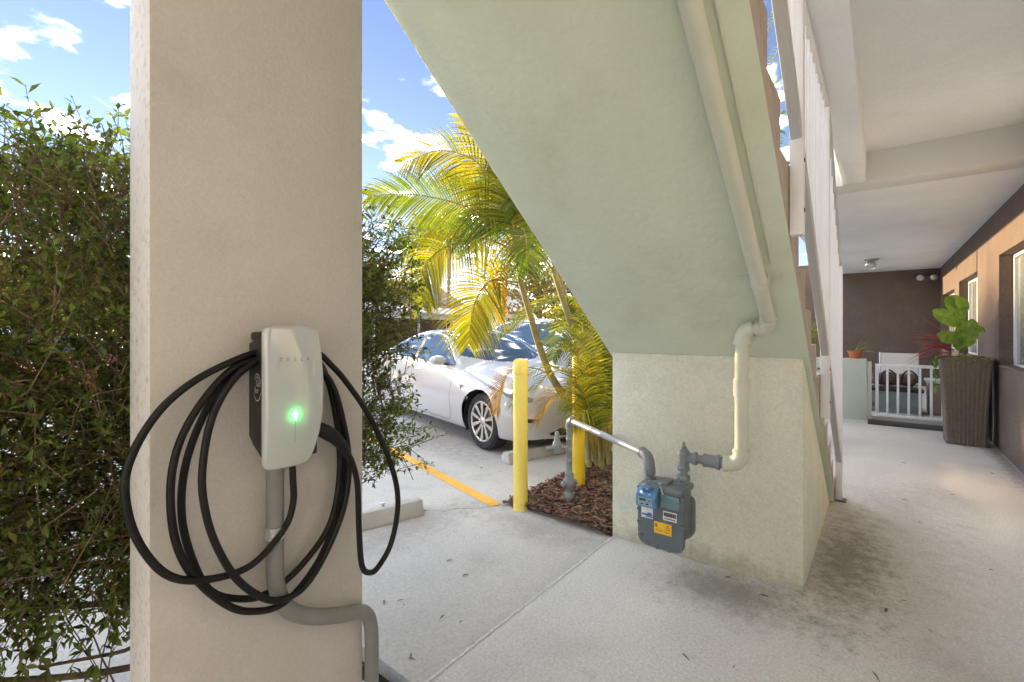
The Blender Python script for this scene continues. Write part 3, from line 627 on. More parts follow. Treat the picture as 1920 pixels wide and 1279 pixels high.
# outlet: tee, union, then cream-green pipe up under the stair soffit
tp = thing('gas_outlet_pipe', 'cream green painted gas pipe climbing the block and running under the stair soffit', 'pipe', (2.6, 0.6, 0.7))
ZT = 0.70
VX, VY = 2.60, 0.555
MB().lathe((MX, YO, .598), (0, 0, 1), [(0, .0215), (.03, .0215), (.03, .031), (.045, .033), (.05, .029), (.115, .029), (.12, .033), (.135, .031), (.137, .026), (.145, .026), (.146, .018), (.158, .018), (.160, .010), (.185, .007)], 18).build('tee', M['pipe_grey'], tp)
t0 = Vector((MX, YO, ZT)); t1 = Vector((VX, VY, ZT)); dd = (t1 - t0).normalized(); Lt = (t1 - t0).length
MB().lathe(t0, dd, [(.02, .026), (.05, .030), (.055, .035), (.07, .035), (.07, .024), (.10, .024), (.10, .030), (.105, .036), (.12, .036), (.125, .033), (.165, .034), (.17, .040), (.185, .040), (.185, .030), (Lt - .05, .030)], 16).build('union', M['pipe_grey'], tp)
MB().tube(elbow(t1 - dd * .075, t1, t1 + Vector((0, 0, .075)), 0), .039, 18).build('elbow', M['pipe_green'], tp)
for p, d in ((t1 - dd * .085, dd), (t1 + Vector((0, 0, .066)), Vector((0, 0, 1)))): MB().lathe(p, d, [(0, .036), (0, .0425), (.018, .0425), (.018, .036)], 18).build('collar', M['pipe_green'], tp)
ZV = 1.395
MB().tube([(VX, VY, ZT + .06), (VX, VY, ZV - .06)], .0325, 18).build('vertical_pipe', M['pipe_green'], tp)
MB().lathe((VX, VY, 1.055), (0, 0, 1), [(0, .033), (0, .039), (.09, .039), (.09, .033)], 18).build('coupling', M['pipe_green'], tp)
UY = 0.425
up = Vector((-1, 0, SL)).normalized()
b0 = Vector((VX, VY, ZV)); b1 = Vector((VX, UY, ZV + .01))
MB().tube(elbow(b0 - Vector((0, 0, .065)), b0, b0 + (b1-b0).normalized() * .055, 0), .039, 18).build('elbow', M['pipe_green'], tp)
MB().tube([b0, b1], .030, 16).build('offset_pipe', M['pipe_green'], tp)
MB().tube(elbow(b1 - (b1-b0).normalized() * .055, b1, b1 + up * .075, 0), .039, 18).build('elbow', M['pipe_green'], tp)
MB().lathe(b1 - (b1-b0).normalized() * .062, (b1-b0), [(0, .036), (0, .0425), (.014, .0425), (.014, .036)], 18).build('collar', M['pipe_green'], tp)
MB().lathe(b0 - Vector((0, 0, .075)), (0, 0, 1), [(0, .036), (0, .0425), (.018, .0425), (.018, .036)], 18).build('collar', M['pipe_green'], tp)
MB().tube([b1 + up * .05, b1 + up * 2.05], .0325, 18).build('sloping_pipe', M['pipe_green'], tp)
sn = Vector((SL, 0, 1)).normalized()
for k, q in enumerate((0.33, 1.75)):
    pc = b1 + up * q
    so_ = MB()
    so_.lathe(pc - up * .014, up, [(0, .033), (0, .0375), (.028, .0375), (.028, .033)], 18)
    zz = ZU - SL * pc.x - pc.z; gap = zz * sn.z - 0.003
    for s_ in (-1, 1): so_.obox(pc + Vector((0, s_ * .062, 0)) + sn * gap * 0.98, up, (0, 1, 0), sn, .014, .030, .003)
    for s_ in (-1, 1): so_.obox(pc + Vector((0, s_ * .035, 0)) + sn * gap * 0.55, up, (0, 1, 0), sn, .014, .003, gap * 0.45)
    so_.build('pipe_strap', M['pipe_green'], tp, bevel=.001)
tc_ = MB().tube([Vector((x_, 0.372, ZU - SL * x_ - .004)) for x_ in (0.95, 1.6, 2.3)], .006, 8).build('shadow_seam', M['pipe_green'], origin=(1.6, .372, 2.2))  # thin tube added to draw the shadow seam beside the sloping pipe
tag(tc_, 'thin line drawn for the shadow seam beside the sloping pipe on the soffit', 'seam')
# bollards
def bollard(name, label, x, y, r, h, m_, cap):
    t = thing(name, label, 'bollard', (x, y, LOT_Z), 0, 'yellow bollards by the planting bed')
    MB().lathe((x, y, LOT_Z - .1), (0, 0, 1), [(0, r), (h + .1 - (.11 if cap else .03), r), (h + .1 - .03, r if not cap else r)], 28).build('post', m_, t)
    zc = LOT_Z + h - .12
    MB().lathe((x, y, zc), (0, 0, 1), [(0, r + .001), (.002, r + .004), (.095, r + .004), (.108, r * 0.93), (.118, r * 0.7), (.122, r * 0.2)], 28).build('cap', m_, t)
bollard('bollard', 'pale yellow sleeved bollard in front of the white sedan', 2.922, 2.222, .057, 1.185, M['bollard'], True)
bollard('bollard', 'deep yellow bollard behind the gas riser among palm leaves', 3.60, 2.09, .055, 1.19, M['bollard2'], False)
# wheel stops
def wheel_stop(label, c):
    t = thing('wheel_stop', label, 'wheel stop', (c[0], c[1], LOT_Z), R(-15), 'concrete wheel stops')
    MB().prism([(-.075, .0), (.075, .0), (.072, .03), (.045, .115), (-.045, .115), (-.072, .03)], 'x', -.92, .92).build('block', M['stop'], t, bevel=.008, local=True)
    for s_ in (-1, 1): MB().lathe((s_ * .62, 0, .10), (0, 0, 1), [(0, .009), (.03, .009), (.03, .016), (.042, .014), (.045, .004)], 10).build('anchor_pin', M['galv'], t, local=True)
wheel_stop('bare concrete wheel stop behind the pillar and hedge', (1.50, 3.03))
wheel_stop('concrete wheel stop under the nose of the white sedan', (4.70, 2.86))

# ================================================================== CARS
def pchip(xs, ys):
    xs = np.array(xs, float); ys = np.array(ys, float); h = np.diff(xs); d = np.diff(ys) / h
    m_ = np.zeros_like(ys)
    m_[1:-1] = np.where(d[:-1] * d[1:] > 0, 2 * d[:-1] * d[1:] / np.where(np.abs(d[:-1] + d[1:]) < 1e-9, 1e-9, d[:-1] + d[1:]), 0)
    m_[0], m_[-1] = d[0], d[-1]
    def f(x):
        x = np.clip(np.asarray(x, float), xs[0], xs[-1]); i = np.clip(np.searchsorted(xs, x) - 1, 0, len(h) - 1)
        t = (x - xs[i]) / h[i]
        return ((2*t**3 - 3*t**2 + 1) * ys[i] + (t**3 - 2*t**2 + t) * h[i] * m_[i] + (-2*t**3 + 3*t**2) * ys[i+1] + (t**3 - t**2) * h[i] * m_[i+1])
    return f
def in_poly(y, z, poly):
    c = np.zeros(y.shape, bool); n = len(poly)
    for i in range(n):
        (x0, y0), (x1, y1) = poly[i], poly[(i+1) % n]
        k = ((y0 > z) != (y1 > z)) & (y < (x1 - x0) * (z - y0) / ((y1 - y0) if abs(y1 - y0) > 1e-9 else 1e-9) + x0); c ^= k
    return c
def snap_poly(Y, Z, poly, tol):
    n = len(poly); best = np.full(Y.shape, 1e9); by, bz = Y.copy(), Z.copy()
    for i in range(n):
        a = np.array(poly[i]); b_ = np.array(poly[(i+1) % n]); d = b_ - a; L2 = (d**2).sum()
        t = np.clip(((Y - a[0]) * d[0] + (Z - a[1]) * d[1]) / L2, 0, 1)
        py_, pz_ = a[0] + t * d[0], a[1] + t * d[1]; ds = np.hypot(Y - py_, Z - pz_)
        k = ds < best; best = np.where(k, ds, best); by = np.where(k, py_, by); bz = np.where(k, pz_, bz)
    k = best < tol
    return np.where(k, by, Y), np.where(k, bz, Z), k
def smooth_poly(pts, n=6):
    P = [Vector((p[0], p[1], 0)) for p in pts]; q = catmull([P[-1]] + P + [P[0], P[1]], n)
    return [(p.x, p.y) for p in q[n:-n-1]]
SEDAN = dict(L=4.69, ax=(0.845, 3.72), rad=0.334,
    top=([0, .03, .12, .30, .70, 1.15, 1.32, 1.6, 1.95, 2.25, 2.6, 3.0, 3.5, 4.0, 4.35, 4.62, 4.69], [.52, .60, .665, .735, .84, .93, .985, 1.155, 1.325, 1.41, 1.44, 1.425, 1.345, 1.195, 1.115, 1.06, .85]),
    a=([0, .12, .30, .70, 1.15, 1.35, 1.6, 1.95, 2.25, 2.6, 3.0, 3.5, 4.0, 4.35, 4.62, 4.69], [.50, .635, .70, .80, .885, .92, 1.055, 1.235, 1.325, 1.36, 1.345, 1.265, 1.12, 1.06, 1.0, .80]),
    wa=([0, .3, .8, 1.2, 1.5, 1.9, 2.3, 3.0, 3.6, 4.0, 4.4, 4.69], [.60, .66, .72, .745, .735, .655, .60, .585, .59, .62, .66, .60]),
    belt=([0, .12, .30, .70, 1.15, 1.6, 2.6, 3.8, 4.3, 4.69], [.46, .585, .655, .765, .855, .915, .955, 1.0, 1.0, .76]),
    wb=([0, .4, 1.2, 2.3, 3.4, 4.2, 4.69], [.82, .865, .855, .865, .865, .83, .76]),
    dlo=[(1.56, .945), (1.66, 1.02), (1.90, 1.175), (2.13, 1.285), (2.36, 1.335), (2.65, 1.35), (3.0, 1.33), (3.4, 1.26), (3.72, 1.165), (3.92, 1.09), (3.80, 1.045), (3.2, 1.005), (2.6, .982), (2.0, .962)],
    bp=2.72, ws0=1.30, ws1=2.18, roofend=4.0, door=[(1.52, .30), (1.50, .60), (1.50, .93), (2.70, .985), (2.70, .60), (2.70, .30), (2.62, .255), (1.64, .255)], door2=[(2.715, .30), (2.715, .98), (3.72, 1.03), (3.62, .85), (3.36, .66), (3.22, .42), (3.16, .255), (2.74, .255)])
SUV = dict(L=4.62, ax=(0.88, 3.60), rad=0.36,
    top=([0, .03, .12, .30, .70, 1.10, 1.28, 1.5, 1.8, 2.05, 2.5, 3.0, 3.6, 4.1, 4.4, 4.58, 4.62], [.60, .74, .88, .96, 1.03, 1.09, 1.13, 1.29, 1.48, 1.59, 1.66, 1.67, 1.65, 1.60, 1.45, 1.15, .85]),
    a=([0, .12, .30, .70, 1.10, 1.3, 1.5, 1.8, 2.05, 2.5, 3.0, 3.6, 4.1, 4.4, 4.62], [.58, .84, .91, .98, 1.04, 1.08, 1.20, 1.40, 1.51, 1.59, 1.60, 1.58, 1.52, 1.38, .80]),
    wa=([0, .3, .8, 1.2, 1.5, 1.9, 2.3, 3.0, 3.6, 4.0, 4.4, 4.62], [.62, .70, .74, .76, .75, .70, .66, .65, .65, .66, .68, .62]),
    belt=([0, .12, .30, .70, 1.10, 1.6, 2.6, 3.8, 4.3, 4.62], [.54, .78, .86, .93, 1.0, 1.03, 1.06, 1.10, 1.12, .78]),
    wb=([0, .4, 1.2, 2.3, 3.4, 4.2, 4.62], [.84, .88, .89, .90, .90, .88, .80]),
    dlo=[(1.42, 1.05), (1.62, 1.20), (1.88, 1.40), (2.08, 1.51), (2.5, 1.56), (3.2, 1.565), (3.9, 1.53), (4.18, 1.40), (4.22, 1.18), (3.4, 1.12), (2.4, 1.085)],
    bp=2.55, ws0=1.26, ws1=2.0, roofend=2.1, door=[(1.42, .34), (1.40, 1.02), (2.53, 1.08), (2.53, .34), (2.45, .30), (1.5, .30)], door2=[(2.545, .34), (2.545, 1.08), (3.6, 1.12), (3.4, .9), (3.1, .6), (3.06, .30), (2.56, .30)])
M['tyre'] = mat('tyre_rubber', (0.022, 0.021, 0.021), 0.75, bump=[(200, .3, .002)], var=(20, .3))
M['rim'] = mat('alloy_rim', (0.62, 0.60, 0.58), 0.3, metal=0.85, rvar=.08)
M['black_trim'] = mat('black_trim', (0.012, 0.012, 0.013), 0.35)
M['well'] = mat('wheel_well', (0.012, 0.012, 0.012), 0.9)
M['lens'] = mat('headlight_lens', (0.22, 0.26, 0.32), 0.05, coat=1.0, spec=0.8)
M['tail'] = mat('tail_lens', (0.45, 0.02, 0.02), 0.1, coat=1.0)
M['car_glass'] = mat('car_glass', (0.05, 0.09, 0.135), 0.05, spec=0.9, ior=1.65)
def paint(name, c): return mat(name, c, 0.28, coat=1.0, spec=0.5)
M['white_paint'] = paint('white_car_paint', (0.50, 0.50, 0.505)); M['silver_paint'] = paint('pale_blue_car_paint', (0.50, 0.55, 0.62)); M['red_paint'] = paint('red_car_paint', (0.45, 0.02, 0.015))
def make_wheel(parent, x, ysign, rad, wy):
    w = thing_part('wheel', parent, (x, ysign * wy, rad))
    R0 = rad; rr = rad * 0.70; hw2 = 0.115
    t = MB().lathe((0, 0, 0), (0, 1, 0), [(-hw2 + .02, rr), (-hw2, rr + .015), (-hw2 + .004, R0 - .03), (-hw2 + .03, R0 - .004), (-.03, R0), (.03, R0), (hw2 - .03, R0 - .004), (hw2 - .004, R0 - .03), (hw2, rr + .015), (hw2 - .02, rr)], 44, caps=False)
    t.build('tyre', M['tyre'], w, local=True)
    r = MB(); yo = ysign * (hw2 - .012)
    r.lathe((0, yo, 0), (0, ysign, 0), [(-.16, rr - .01), (-.012, rr - .022), (0, rr - .02), (.006, rr - .008), (.004, rr + .006), (-.01, rr + .008)], 44, caps=False)
    for k in range(10):                       # split spokes, paired
        a = 2 * math.pi * (k // 2) / 5 + (0.20 if k % 2 else -0.20); a2 = 2 * math.pi * (k // 2) / 5 + (0.33 if k % 2 else -0.33)
        p0 = Vector((math.cos(a) * .045, yo - ysign * .018, math.sin(a) * .045)); p1 = Vector((math.cos(a2) * (rr - .014), yo - ysign * .004, math.sin(a2) * (rr - .014)))
        d = (p1 - p0).normalized(); n_ = Vector((0, 1, 0)); s_ = d.cross(n_).normalized()
        hw0, hw1, th = .013, .024, .010
        vs_ = [p0 - s_*hw0 - n_*th, p0 + s_*hw0 - n_*th, p0 + s_*hw0 + n_*th, p0 - s_*hw0 + n_*th, p1 - s_*hw1 - n_*th, p1 + s_*hw1 - n_*th, p1 + s_*hw1 + n_*th, p1 - s_*hw1 + n_*th]
        r.add(vs_, [(0,1,2,3),(7,6,5,4),(0,4,5,1),(1,5,6,2),(2,6,7,3),(3,7,4,0)])
    r.lathe((0, yo - ysign * .02, 0), (0, ysign, 0), [(-.02, .06), (.012, .058), (.016, .035), (.020, .03)], 20)
    r.build('rim', M['rim'], w, local=True, bevel=.002, bseg=1)
    MB().lathe((0, yo - ysign * .10, 0), (0, ysign, 0), [(0, .16), (.015, .16)], 28).build('brake_disc', M['bolt'], w, local=True)
    return w
def thing_part(name, parent, loc):
    o = bpy.data.objects.new(name, None); COL.objects.link(o); o.parent = parent; o.location = loc; o.empty_display_size = .05; return o
HL = [(.60, .655), (.70, .70), (.80, .745), (.86, .77), (.86, .73), (.82, .665), (.74, .625), (.64, .615)]
INT = [(-1, .335), (.34, .335), (.50, .285), (.44, .25), (-1, .25)]
SLIT = [(.60, .445), (.80, .455), (.80, .415), (.62, .405)]
def make_car(name, label, loc, rz, S, body_m, detail=1.0, group=None):
    car = thing(name, label, 'car', loc, rz, group)
    L = S['L']; ns, nc = int(330 * detail), int(120 * detail)
    u = np.linspace(0, 1, ns); s = L * (u - 0.045 * np.sin(4 * np.pi * u) * 0 )
    k = np.linspace(0, 1, ns); s = L * (0.5 - 0.5 * np.cos(np.pi * k)) * 0.35 + L * k * 0.65
    fp = {q: pchip(*S[q]) for q in ('top', 'a', 'wa', 'belt', 'wb')}
    # plan rounding at nose and tail
    def rnd(x, d, p): return (1 - (1 - np.clip(x / d, 0, 1)) ** p) ** (1 / p)
    pl_ = np.maximum(rnd(s, .62, 2.5), .02) * np.maximum(rnd(L - s, .55, 2.7), .02)
    ztop, za, wa, zbl, wbl = fp['top'](s), fp['a'](s), fp['wa'](s) * pl_, fp['belt'](s), fp['wb'](s) * pl_
    zlo = .19 + .11 * (1 - rnd(s, .16, 2)) + .16 * (1 - rnd(L - s, .20, 2))
    wmax = .925 * pl_; zmid = np.minimum(.60, zlo + (zbl - zlo) * .62)
    za = np.maximum(za, zbl + .012); ztop = np.maximum(ztop, za + .008)
    C = [(np.zeros(ns), zlo - .01), (wmax * .80, zlo - .01), (wmax * .93, zlo + .02), (wmax * .985, zlo + (zmid - zlo) * .5), (wmax, zmid), (wbl * .985 + wmax * .015, zbl - .02), (wbl * .975, zbl), ((wbl*.97 + wa) / 2 + .012 * pl_, (zbl + za) / 2), (wa, za), (wa * .62, za + (ztop - za) * .72), (np.zeros(ns), ztop)]
    P = np.array([[c[0], c[1]] for c in C]).transpose(2, 0, 1)        # ns x 11 x 2
    m_ = P.shape[1]
    # resample every section evenly with Catmull-Rom
    seg_n = [6, 6, 8, 14, 16, 4, 14, 14, 18, 20]; seg_n = [max(2, int(q * detail)) for q in seg_n]
    rows = []
    for i in range(m_ - 1):
        p1, p2 = P[:, i], P[:, i+1]; p0 = P[:, i-1] if i else p1 * 2 - p2
        p3 = P[:, i+2] if i + 2 < m_ else p2 * np.array([-1, 1]) + (p1 * np.array([-1, 1]) - p2 * np.array([-1, 1])) * 0 + (p1 * np.array([-1,1]) * 0)
        if i + 2 >= m_: p3 = p1 * np.array([-1, 1])
        tens = 0.5
        for q in range(seg_n[i]):
            t = q / seg_n[i]
            m1, m2 = (p2 - p0) * tens, (p3 - p1) * tens
            lim = np.linalg.norm(p2 - p1, axis=1, keepdims=True) * 1.1
            for mm in (m1, m2):
                nn_ = np.linalg.norm(mm, axis=1, keepdims=True); mm *= np.minimum(1, lim / np.maximum(nn_, 1e-6))
            rows.append((2*t**3 - 3*t**2 + 1) * p1 + (t**3 - 2*t**2 + t) * m1 + (-2*t**3 + 3*t**2) * p2 + (t**3 - t**2) * m2)
    rows.append(P[:, -1])
    G = np.array(rows).transpose(1, 0, 2)                            # ns x nc x 2  (w, z)
    nc = G.shape[1]; X = np.repeat(s[:, None], nc, 1); W, Z = np.maximum(G[..., 0], 0), G[..., 1]
    side = W > .5
    # --- regions, side view (s, z) and top view (s, w)
    dlo = smooth_poly(S['dlo'], 5)
    tol = .6 * L / ns
    up_ = np.arange(nc)[None, :] > sum(seg_n[:5])
    Xn, Zn, kk = snap_poly(X, Z, dlo, tol * 1.0); kk &= up_ & (W > .4); X = np.where(kk, Xn, X); Z = np.where(kk, Zn, Z)
    for ax in S['ax']:
        ra = S['rad'] + .042; d = np.hypot(X - ax, Z - S['rad']); kk = (np.abs(d - ra) < tol * 1.15) & side & (np.arange(nc)[None, :] > seg_n[0]) & (~up_)
        X = np.where(kk, ax + (X - ax) / d * ra, X); Z = np.where(kk, S['rad'] + (Z - S['rad']) / d * ra, Z)
    # windscreen + glass roof, top view
    ws = [(S['ws0'], 0)] + [(S['ws0'] + .30 * (q / .70) ** 2.2, q) for q in (.2, .4, .55, .66, .705)] + [(x_, float(fp['wa'](x_)) - .035) for x_ in np.linspace(S['ws0'] + .42, S['roofend'], 12)] + [(S['roofend'] + .08, .3), (S['roofend'] + .10, 0), (S['roofend'] + .10, -.5), (S['ws0'], -.5)]
    topm = np.arange(nc)[None, :] > sum(seg_n[:7])
    Xn, Wn, kk = snap_poly(X, W, ws, tol * .9); kk &= topm & (W > .02); X = np.where(kk, Xn, X); W = np.where(kk, Wn, W)
    if S is SEDAN:
        for pol in (HL, INT, SLIT):
            Wn, Zn, kk = snap_poly(W, Z, pol, tol * .9); kk &= (X < .7) & (W > .02) & (~up_); W = np.where(kk, Wn, W); Z = np.where(kk, Zn, Z)
    fx = (X[:-1, :-1] + X[1:, :-1] + X[:-1, 1:] + X[1:, 1:]) / 4; fz = (Z[:-1, :-1] + Z[1:, :-1] + Z[:-1, 1:] + Z[1:, 1:]) / 4; fw = (W[:-1, :-1] + W[1:, :-1] + W[:-1, 1:] + W[1:, 1:]) / 4
    cidx = np.repeat(np.arange(nc - 1)[None, :], ns - 1, 0)
    reg = np.zeros(fx.shape, int)                                    # 0 body
    upf = cidx >= sum(seg_n[:5])
    reg[(in_poly(fx, fz, S['door'])) & (cidx > seg_n[0]) & (cidx < sum(seg_n[:6]) ) & (fw > .6)] = 4
    reg[(in_poly(fx, fz, S['door2'])) & (cidx > seg_n[0]) & (cidx < sum(seg_n[:6]) ) & (fw > .6)] = 5
    for ax in S['ax']: reg[(np.hypot(fx - ax, fz - S['rad']) < S['rad'] + .042) & (fw > .5) & (cidx >= seg_n[0])] = -1
    reg[in_poly(fx, fw, ws) & (cidx >= sum(seg_n[:7]))] = 2
    reg[in_poly(fx, fz, dlo) & upf & (fw > .4)] = 1
    reg[(reg == 1) & (np.abs(fx - S['bp']) < .045)] = 3
    # headlight, lower intake, corner slit: seen from the front (w, z), nose only
    if S is SEDAN:
        hl = HL
        reg[(in_poly(fw, fz, hl)) & (fx < .80) & (reg == 0)] = 6
        reg[(in_poly(fw, fz, INT)) & (fx < .35) & (reg == 0)] = 7
        reg[(in_poly(fw, fz, SLIT)) & (fx < .6) & (reg == 0)] = 7
        reg[(fz < .225) & (fx < .9) & (reg == 0) & (fw < .75)] = 7
    else:
        reg[(in_poly(fw, fz, [(.45, .80), (.80, .90), (.86, .88), (.80, .74), (.5, .72)])) & (fx < .8) & (reg == 0)] = 6
        reg[(in_poly(fw, fz, [(-1, .62), (.5, .62), (.6, .42), (-1, .40)])) & (fx < .4) & (reg == 0)] = 7
    reg[(in_poly(fw, fz, [(.45, .98 if S is SUV else .90), (.9, 1.04 if S is SUV else .96), (.95, .84), (.45, .80)])) & (fx > L - .5) & (reg == 0)] = 8
    specs = {0: ('body', body_m), 1: ('side_window', M['car_glass']), 2: ('windscreen', M['car_glass']), 3: ('door_pillar', M['black_trim']), 4: ('front_door', body_m), 5: ('rear_door', body_m), 6: ('headlight', M['lens']), 7: ('lower_intake', M['black_trim']), 8: ('tail_light', M['tail'])}
    parts = {}
    for r_, (nm, mm) in specs.items():
        ii, jj = np.nonzero(reg == r_)
        if len(ii) == 0: continue
        sides = (1, -1) if r_ in (1, 3, 4, 5, 6, 8) else ((1, -1),)
        for sd in sides:
            vmap = {}; vv = []; ff = []
            for sg in (sd if isinstance(sd, tuple) else (sd,)):
                for i, j in zip(ii, jj):
                    q = []
                    for (a_, b_) in ((i, j), (i+1, j), (i+1, j+1), (i, j+1)):
                        key = (a_, b_, sg if W[a_, b_] > 1e-5 else 0)
                        if key not in vmap: vmap[key] = len(vv); vv.append((X[a_, b_], sg * W[a_, b_], Z[a_, b_]))
                        if not q or q[-1] != vmap[key]: q.append(vmap[key])
                    if len(set(q)) > 2: ff.append(tuple(q if sg > 0 else q[::-1]))
            b = MB(); b.v = vv; b.f = ff
            o = b.build(nm, mm, car, local=True, angle=50)
            parts[(r_, sd)] = o
            if r_ in (4, 5):
                pass
    body = parts[(0, (1, -1))]
    # surface lookup for trim laid on the flank
    flat = side & (np.arange(nc)[None, :] > seg_n[0])
    def w_at(x_, z_):
        i = int(np.clip(np.searchsorted(s, x_), 1, ns - 1)); col = slice(seg_n[0] + seg_n[1], sum(seg_n[:9]))
        return float(np.interp(z_, Z[i, col], W[i, col]))
    def strip(name, pts, wd, mm, par, sg, lift=.0015, n=10):
        pp = catmull([Vector((p[0], 0, p[1])) for p in pts], n); b = MB(); vs_ = []
        for i, p in enumerate(pp):
            t = (pp[min(i+1, len(pp)-1)] - pp[max(i-1, 0)]).normalized(); nrm_ = Vector((-t.z, 0, t.x))
            for s_ in (-1, 1):
                e = p + nrm_ * wd / 2 * s_; vs_.append((e.x, sg * (w_at(e.x, e.z) + lift), e.z))
        b.add(vs_, [(2*i, 2*i+1, 2*i+3, 2*i+2) for i in range(len(pp)-1)])
        return b.build(name, mm, par, local=True, smooth=False)
    for sg in (1, -1):
        fd, rd = parts[(4, sg)], parts[(5, sg)]
        d_ = S['door']; strip('door_seam', [d_[2], d_[1], d_[0], d_[7] if len(d_) > 7 else d_[5]], .007, M['black_trim'], fd, sg)
        strip('door_seam', [d_[3], d_[4], d_[5]], .007, M['black_trim'], fd, sg)
        d2 = S['door2']; strip('door_seam', d2[2:7], .007, M['black_trim'], rd, sg)
        strip('sill_seam', [(d_[-1][0], d_[-1][1]), ((d_[-1][0] + d2[-2][0]) / 2, d_[-1][1]), (d2[-2][0], d2[-2][1])], .006, M['black_trim'], body, sg)
        strip('window_trim', dlo + [dlo[0]], .016, M['black_trim'], body, sg, n=1)
        zh = S['belt'][1][5] - .10
        for dr, xh in ((fd, S['bp'] - .22), (rd, S['bp'] + .72)):
            hx = [Vector((xh - .11 + .22 * q / 6, 0, zh + .03 + .012 * q / 6)) for q in range(7)]
            MB().tube([(p.x, sg * (w_at(p.x, p.z) + .001), p.z) for p in hx], [.004, .011, .011, .011, .011, .010, .004], 8).build('handle', M['galv'], dr, local=True)
        # mirror
        mx, mz = S['dlo'][0][0] + .16, S['dlo'][0][1] + .065; my = w_at(mx, S['dlo'][0][1] - .02)
        mo = MB().tube([(mx - .075, sg * (my + .135), mz), (mx - .06, sg * (my + .135), mz), (mx - .02, sg * (my + .13), mz), (mx + .03, sg * (my + .125), mz), (mx + .05, sg * (my + .125), mz)], [.018, .055, .075, .078, .070], 16)
        vs2 = [(p[0], sg * (my + .13) + (p[1] - sg * (my + .13)) * 1.45, mz + (p[2] - mz) * .85) for p in mo.v]; mo.v = vs2
        mo.build('mirror', body_m, car, local=True)
        MB().tube([(mx, sg * (my - .02), mz - .06), (mx, sg * (my + .06), mz - .045)], .016, 8).build('mirror_stalk', M['black_trim'], car, local=True)
        if S is SEDAN:
            b = MB(); tri = [(1.19, .735), (1.30, .728), (1.245, .675)]
            b.add([(p[0], sg * (w_at(*p) + .003), p[1]) for p in tri], [(0, 1, 2)]); b.build('side_marker', M['black_trim'], car, local=True, smooth=False)
        # wheel wells and wheels
        for ax in S['ax']:
            wl_ = MB(); n = 28; ra = S['rad'] + .043; vs_ = []
            yo = w_at(ax, S['rad'] * 2.1) - .012
            for i in range(n + 1):
                a = R(-25 + 230 * i / n); x_, z_ = ax + ra * math.cos(a), S['rad'] + ra * math.sin(a)
                vs_ += [(x_, sg * min(yo, w_at(x_, max(z_, .22)) - .004), z_), (x_, sg * .52, z_)]
            vs_.append((ax, sg * .52, S['rad']))
            wl_.add(vs_, [(2*i, 2*i+1, 2*i+3, 2*i+2) for i in range(n)] + [(2*i+1, 2*(n+1), 2*i+3) for i in range(n)])
            wl_.build('wheel_well', M['well'], car, local=True)
            make_wheel(car, ax, sg, S['rad'], w_at(ax, S['rad'] * 2.1) - .135)
    return car
make_car('sedan_car', 'white electric sedan parked nose in behind the yellow bollard', (4.68, 2.63, LOT_Z), R(75), SEDAN, M['white_paint'])
make_car('sports_utility_car', 'pale blue grey utility car parked behind the palms', (8.15, 3.0, LOT_Z), R(75), SUV, M['silver_paint'], .55)
make_car('sedan_car', 'red sedan glimpsed through the hedge far across the lot', (-1.2, 11.2, LOT_Z), R(30), SEDAN, M['red_paint'], .5)

# ================================================================== PLANTS
rnd = random.Random(11)
def rvec(s=1.0): return Vector((rnd.uniform(-s, s), rnd.uniform(-s, s), rnd.uniform(-s, s)))
def leaf(mb, base, d, up, L, W, seg=3, fold=.25, curl=.25, prof=None, roll=0.0):
    d = Vector(d).normalized(); s_ = d.cross(Vector(up))
    s_ = s_.normalized() if s_.length > 1e-4 else d.orthogonal().normalized()
    n = s_.cross(d).normalized()
    if roll: s_, n = s_ * math.cos(roll) + n * math.sin(roll), n * math.cos(roll) - s_ * math.sin(roll)
    vs_ = []
    for i in range(seg + 1):
        t = i / seg; c = Vector(base) + d * (L * t) - n * (curl * L * t * t)
        w = W / 2 * (prof(t) if prof else math.sin(math.pi * (0.06 + 0.94 * t) ** 0.8) if t < 1 else 0.02)
        w = max(w, .0006); vs_ += [c + s_ * w + n * fold * w, c, c - s_ * w + n * fold * w]
    fs_ = []
    for i in range(seg):
        k = 3 * i; fs_ += [(k, k+1, k+4, k+3), (k+1, k+2, k+5, k+4)]
    mb.add(vs_, fs_)
# ---------------------------------------------------------------- hedge behind the pillar
hd = thing('clipped_hedge', 'tall dense green hedge shrub growing behind the pillar', 'hedge', (0.6, 1.9, -0.085))
def env_ok(p):
    x, y, z = p
    top = 1.84 + .05 * math.sin(5.1 * x) + .04 * math.sin(11 * x + 2 * y)
    if z > top: return False
    xr = 1.26 - .20 * max(0, (1.0 - z)) ** 1.0 * 1.1 - .10 * max(0, z - 1.8) * 3 + .05 * math.sin(9 * z)
    if x > xr: return False
    yf = 1.50 + .35 * max(0, .75 - z); yb = 2.42 - .25 * max(0, .7 - z)
    if y < yf or y > yb: return False
    zl = .70 - .18 * math.sin(3 * x + 1) + .12 * math.sin(7 * x) - (.15 if x > 1.0 else 0)
    return z > zl
tw = MB(); lv = MB()
def small_leaf(mb, base, d, up, L, W, fold, curl):
    d = d.normalized(); s_ = d.cross(up); s_ = s_.normalized() if s_.length > 1e-4 else d.orthogonal().normalized(); n = s_.cross(d)
    m_ = base + d * (L * .48) - n * (curl * L * .25); w = W / 2; k = len(mb.v)
    mb.v += [tuple(base), tuple(m_ + s_ * w + n * (fold * w)), tuple(m_), tuple(m_ - s_ * w + n * (fold * w)), tuple(base + d * L - n * (curl * L))]
    mb.f += [(k, k+2, k+1), (k, k+3, k+2), (k+1, k+2, k+4), (k+2, k+3, k+4)]
ntw = 0; tries = 0
